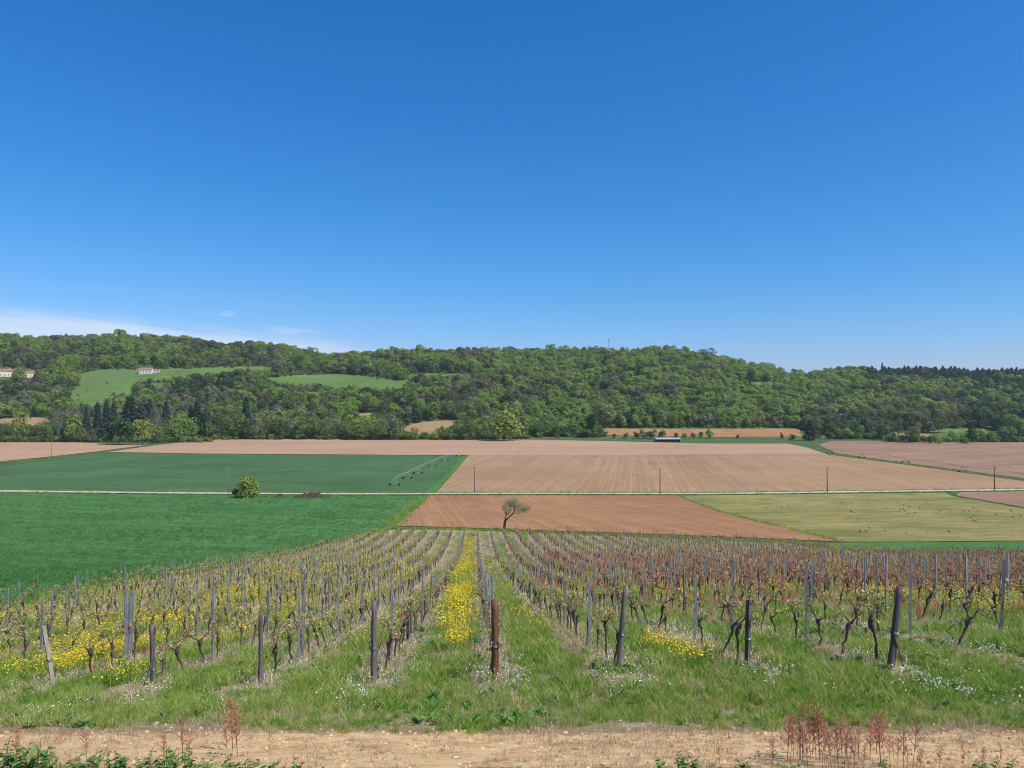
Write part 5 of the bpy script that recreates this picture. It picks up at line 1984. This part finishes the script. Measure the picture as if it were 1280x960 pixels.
def weed_meshes(seed, h):
    r = random.Random(seed)
    st, lf = MB(), MB()
    for q in range(r.randint(3, 5)):
        lx, ly = r.uniform(-.35, .35) * h, r.uniform(-.3, .3) * h
        hh = h * r.uniform(.55, 1.05)
        P = [Vector((0, 0, -.03)), Vector((lx * .5, ly * .5, hh * .55)), Vector((lx, ly, hh))]
        st.tube(P, [.012, .009, .005], 4)
        for b in range(12):
            t = .15 + .85 * b / 12
            p = P[1].lerp(P[2], (t - .5) * 2) if t > .5 else P[0].lerp(P[1], t * 2)
            a = r.uniform(0, 6.283)
            d = Vector((math.cos(a), math.sin(a), r.uniform(-.2, .5))).normalized()
            w = Vector((-math.sin(a), math.cos(a), r.uniform(-.3, .3))).normalized()
            s = r.uniform(.07, .15) * (1.2 - .5 * t)
            m_ = p + d * s
            tip = p + d * s * 2.1 + Vector((0, 0, -s * .5))
            up = d.cross(w) * s * .15
            lf.face([p, m_ + w * s * .55 + up, tip])
            lf.face([p, tip, m_ - w * s * .55 + up])
    return st.mesh('stem', MAT['stem']), lf.mesh('leaves', MAT['weed'])


def foreground():
    SV = [sorrel_meshes(600 + i, 1.0) for i in range(5)]
    WV = [weed_meshes(620 + i, 1.0) for i in range(5)]
    r = random.Random(9)
    s_at = []      # px column, top row, depth
    for u, top, Y in [(985, 893, 7.6), (992, 880, 7.9), (1000, 884, 7.7), (1012, 878, 7.8), (1016, 874, 8.0), (1024, 886, 7.6), (1033, 900, 7.4), (1043, 906, 7.5), (1052, 896, 7.7), (1058, 893, 7.9),
                      (1068, 912, 7.3), (1080, 918, 7.3), (1096, 893, 8.0), (1104, 899, 7.8), (1112, 910, 7.6), (1122, 922, 7.4), (1135, 925, 7.3), (1150, 930, 7.2), (1205, 921, 7.4), (1228, 925, 7.3), (1250, 930, 7.2), (900, 925, 7.3), (966, 926, 7.3),
                      (228, 905, 7.8), (236, 912, 7.5), (290, 873, 8.2), (296, 890, 7.9), (284, 896, 7.8), (205, 920, 7.4), (20, 905, 7.7), (108, 915, 7.6), (338, 912, 7.5), (1175, 926, 7.3), (1005, 915, 7.3), (1028, 920, 7.2), (1060, 925, 7.2)]:
        s_at.append((u, top, Y))
    for u in (988, 997, 1003, 1009, 1020, 1030, 1038, 1047, 1056, 1064, 1073, 1088, 1100, 1117, 1129, 1142):
        s_at.append((u, 905 + r.uniform(-18, 16), r.uniform(7.2, 7.9)))
    s_at.sort()
    for i, (u, top, Y) in enumerate(s_at):
        X = (u - 640) / F * Y
        g_ = float(drop(X, Y))
        h = g_ - (top - HZ) / F * Y
        h = max(.18, h)
        j = r.randrange(5)
        o = link('sorrel_plant', None)
        o.location = (X, Y, EYE - g_)
        o.scale = (h * 1.05,) * 2 + (h,)
        o.rotation_euler = (0, 0, r.uniform(0, 6.28))
        side = 'left' if u < 640 else 'right'
        grp = [q for q in s_at if (q[0] < 640) == (u < 640)]
        tag(o, f'thin reddish sorrel stalk at the {side} track edge, {nth(grp.index((u, top, Y)))} from left', 'sorrel', 'reddish sorrel stalks by the track')
        link('stem', SV[j][0], o)
        link('seed_heads', SV[j][1], o)
    w_at = []
    for u in [2, 14, 24, 34, 45, 56, 68, 80, 92, 105, 118, 132, 146, 158, 171, 184, 197, 210, 222, 235, 248, 262, 275, 288, 302, 315, 330, 348, 372, 398]:
        top = 928 + 26 * min(1, max(0, (u - 40) / 360)) + r.uniform(-6, 9)
        w_at.append((u + r.uniform(-3, 3), top, r.uniform(6.3, 6.9)))
    w_at += [(49, 922, 6.8), (208, 930, 6.8), (230, 934, 6.7), (285, 938, 6.7), (829, 946, 6.8), (850, 940, 7.0), (862, 950, 6.8), (870, 944, 6.9), (905, 952, 6.7), (925, 944, 6.8), (1240, 945, 6.7), (1262, 948, 6.7), (1225, 952, 6.7), (640, 957, 6.7), (760, 955, 6.7), (1110, 952, 6.8), (475, 956, 6.7), (985, 948, 6.8)]
    w_at.sort()
    nl = [q for q in w_at if q[0] < 640]
    nr = [q for q in w_at if q[0] >= 640]
    for q in w_at:
        u, top, Y = q
        X = (u - 640) / F * Y
        g_ = float(drop(X, Y))
        h = max(.12, g_ - (top - HZ) / F * Y)
        j = r.randrange(5)
        o = link('weed_plant', None)
        o.location = (X, Y, EYE - g_)
        o.scale = (max(h, .3),) * 2 + (h,)
        o.rotation_euler = (0, 0, r.uniform(0, 6.28))
        lst, side = (nl, 'left') if u < 640 else (nr, 'right')
        tag(o, f'leafy green weed at the bottom {side} track edge, {nth(lst.index(q))} from left', 'weed', 'leafy green weeds at the bottom edge')
        link('stem', WV[j][0], o)
        link('leaves', WV[j][1], o)


foreground()


def haze():
    """Thin spring haze filling the valley air."""
    m = bpy.data.materials.new('thin_air_haze')
    m.use_nodes = True
    t = m.node_tree
    t.nodes.remove(t.nodes['Principled BSDF'])
    v = N(t, 'ShaderNodeVolumePrincipled')
    v.inputs['Color'].default_value = (0.80, 0.89, 1.0, 1)
    v.inputs['Density'].default_value = HAZE
    v.inputs['Anisotropy'].default_value = 0.2
    t.links.new(v.outputs[0], t.nodes['Material Output'].inputs['Volume'])
    mb = MB()
    z0, z1 = -120.0, EYE + 200.0
    mb.box((0, 4400, (z0 + z1) / 2), (19000, 9800, z1 - z0))
    tag(mb.build('haze', m), 'thin pale haze in the valley air', kind='stuff')


HAZE = 0.00007
haze()
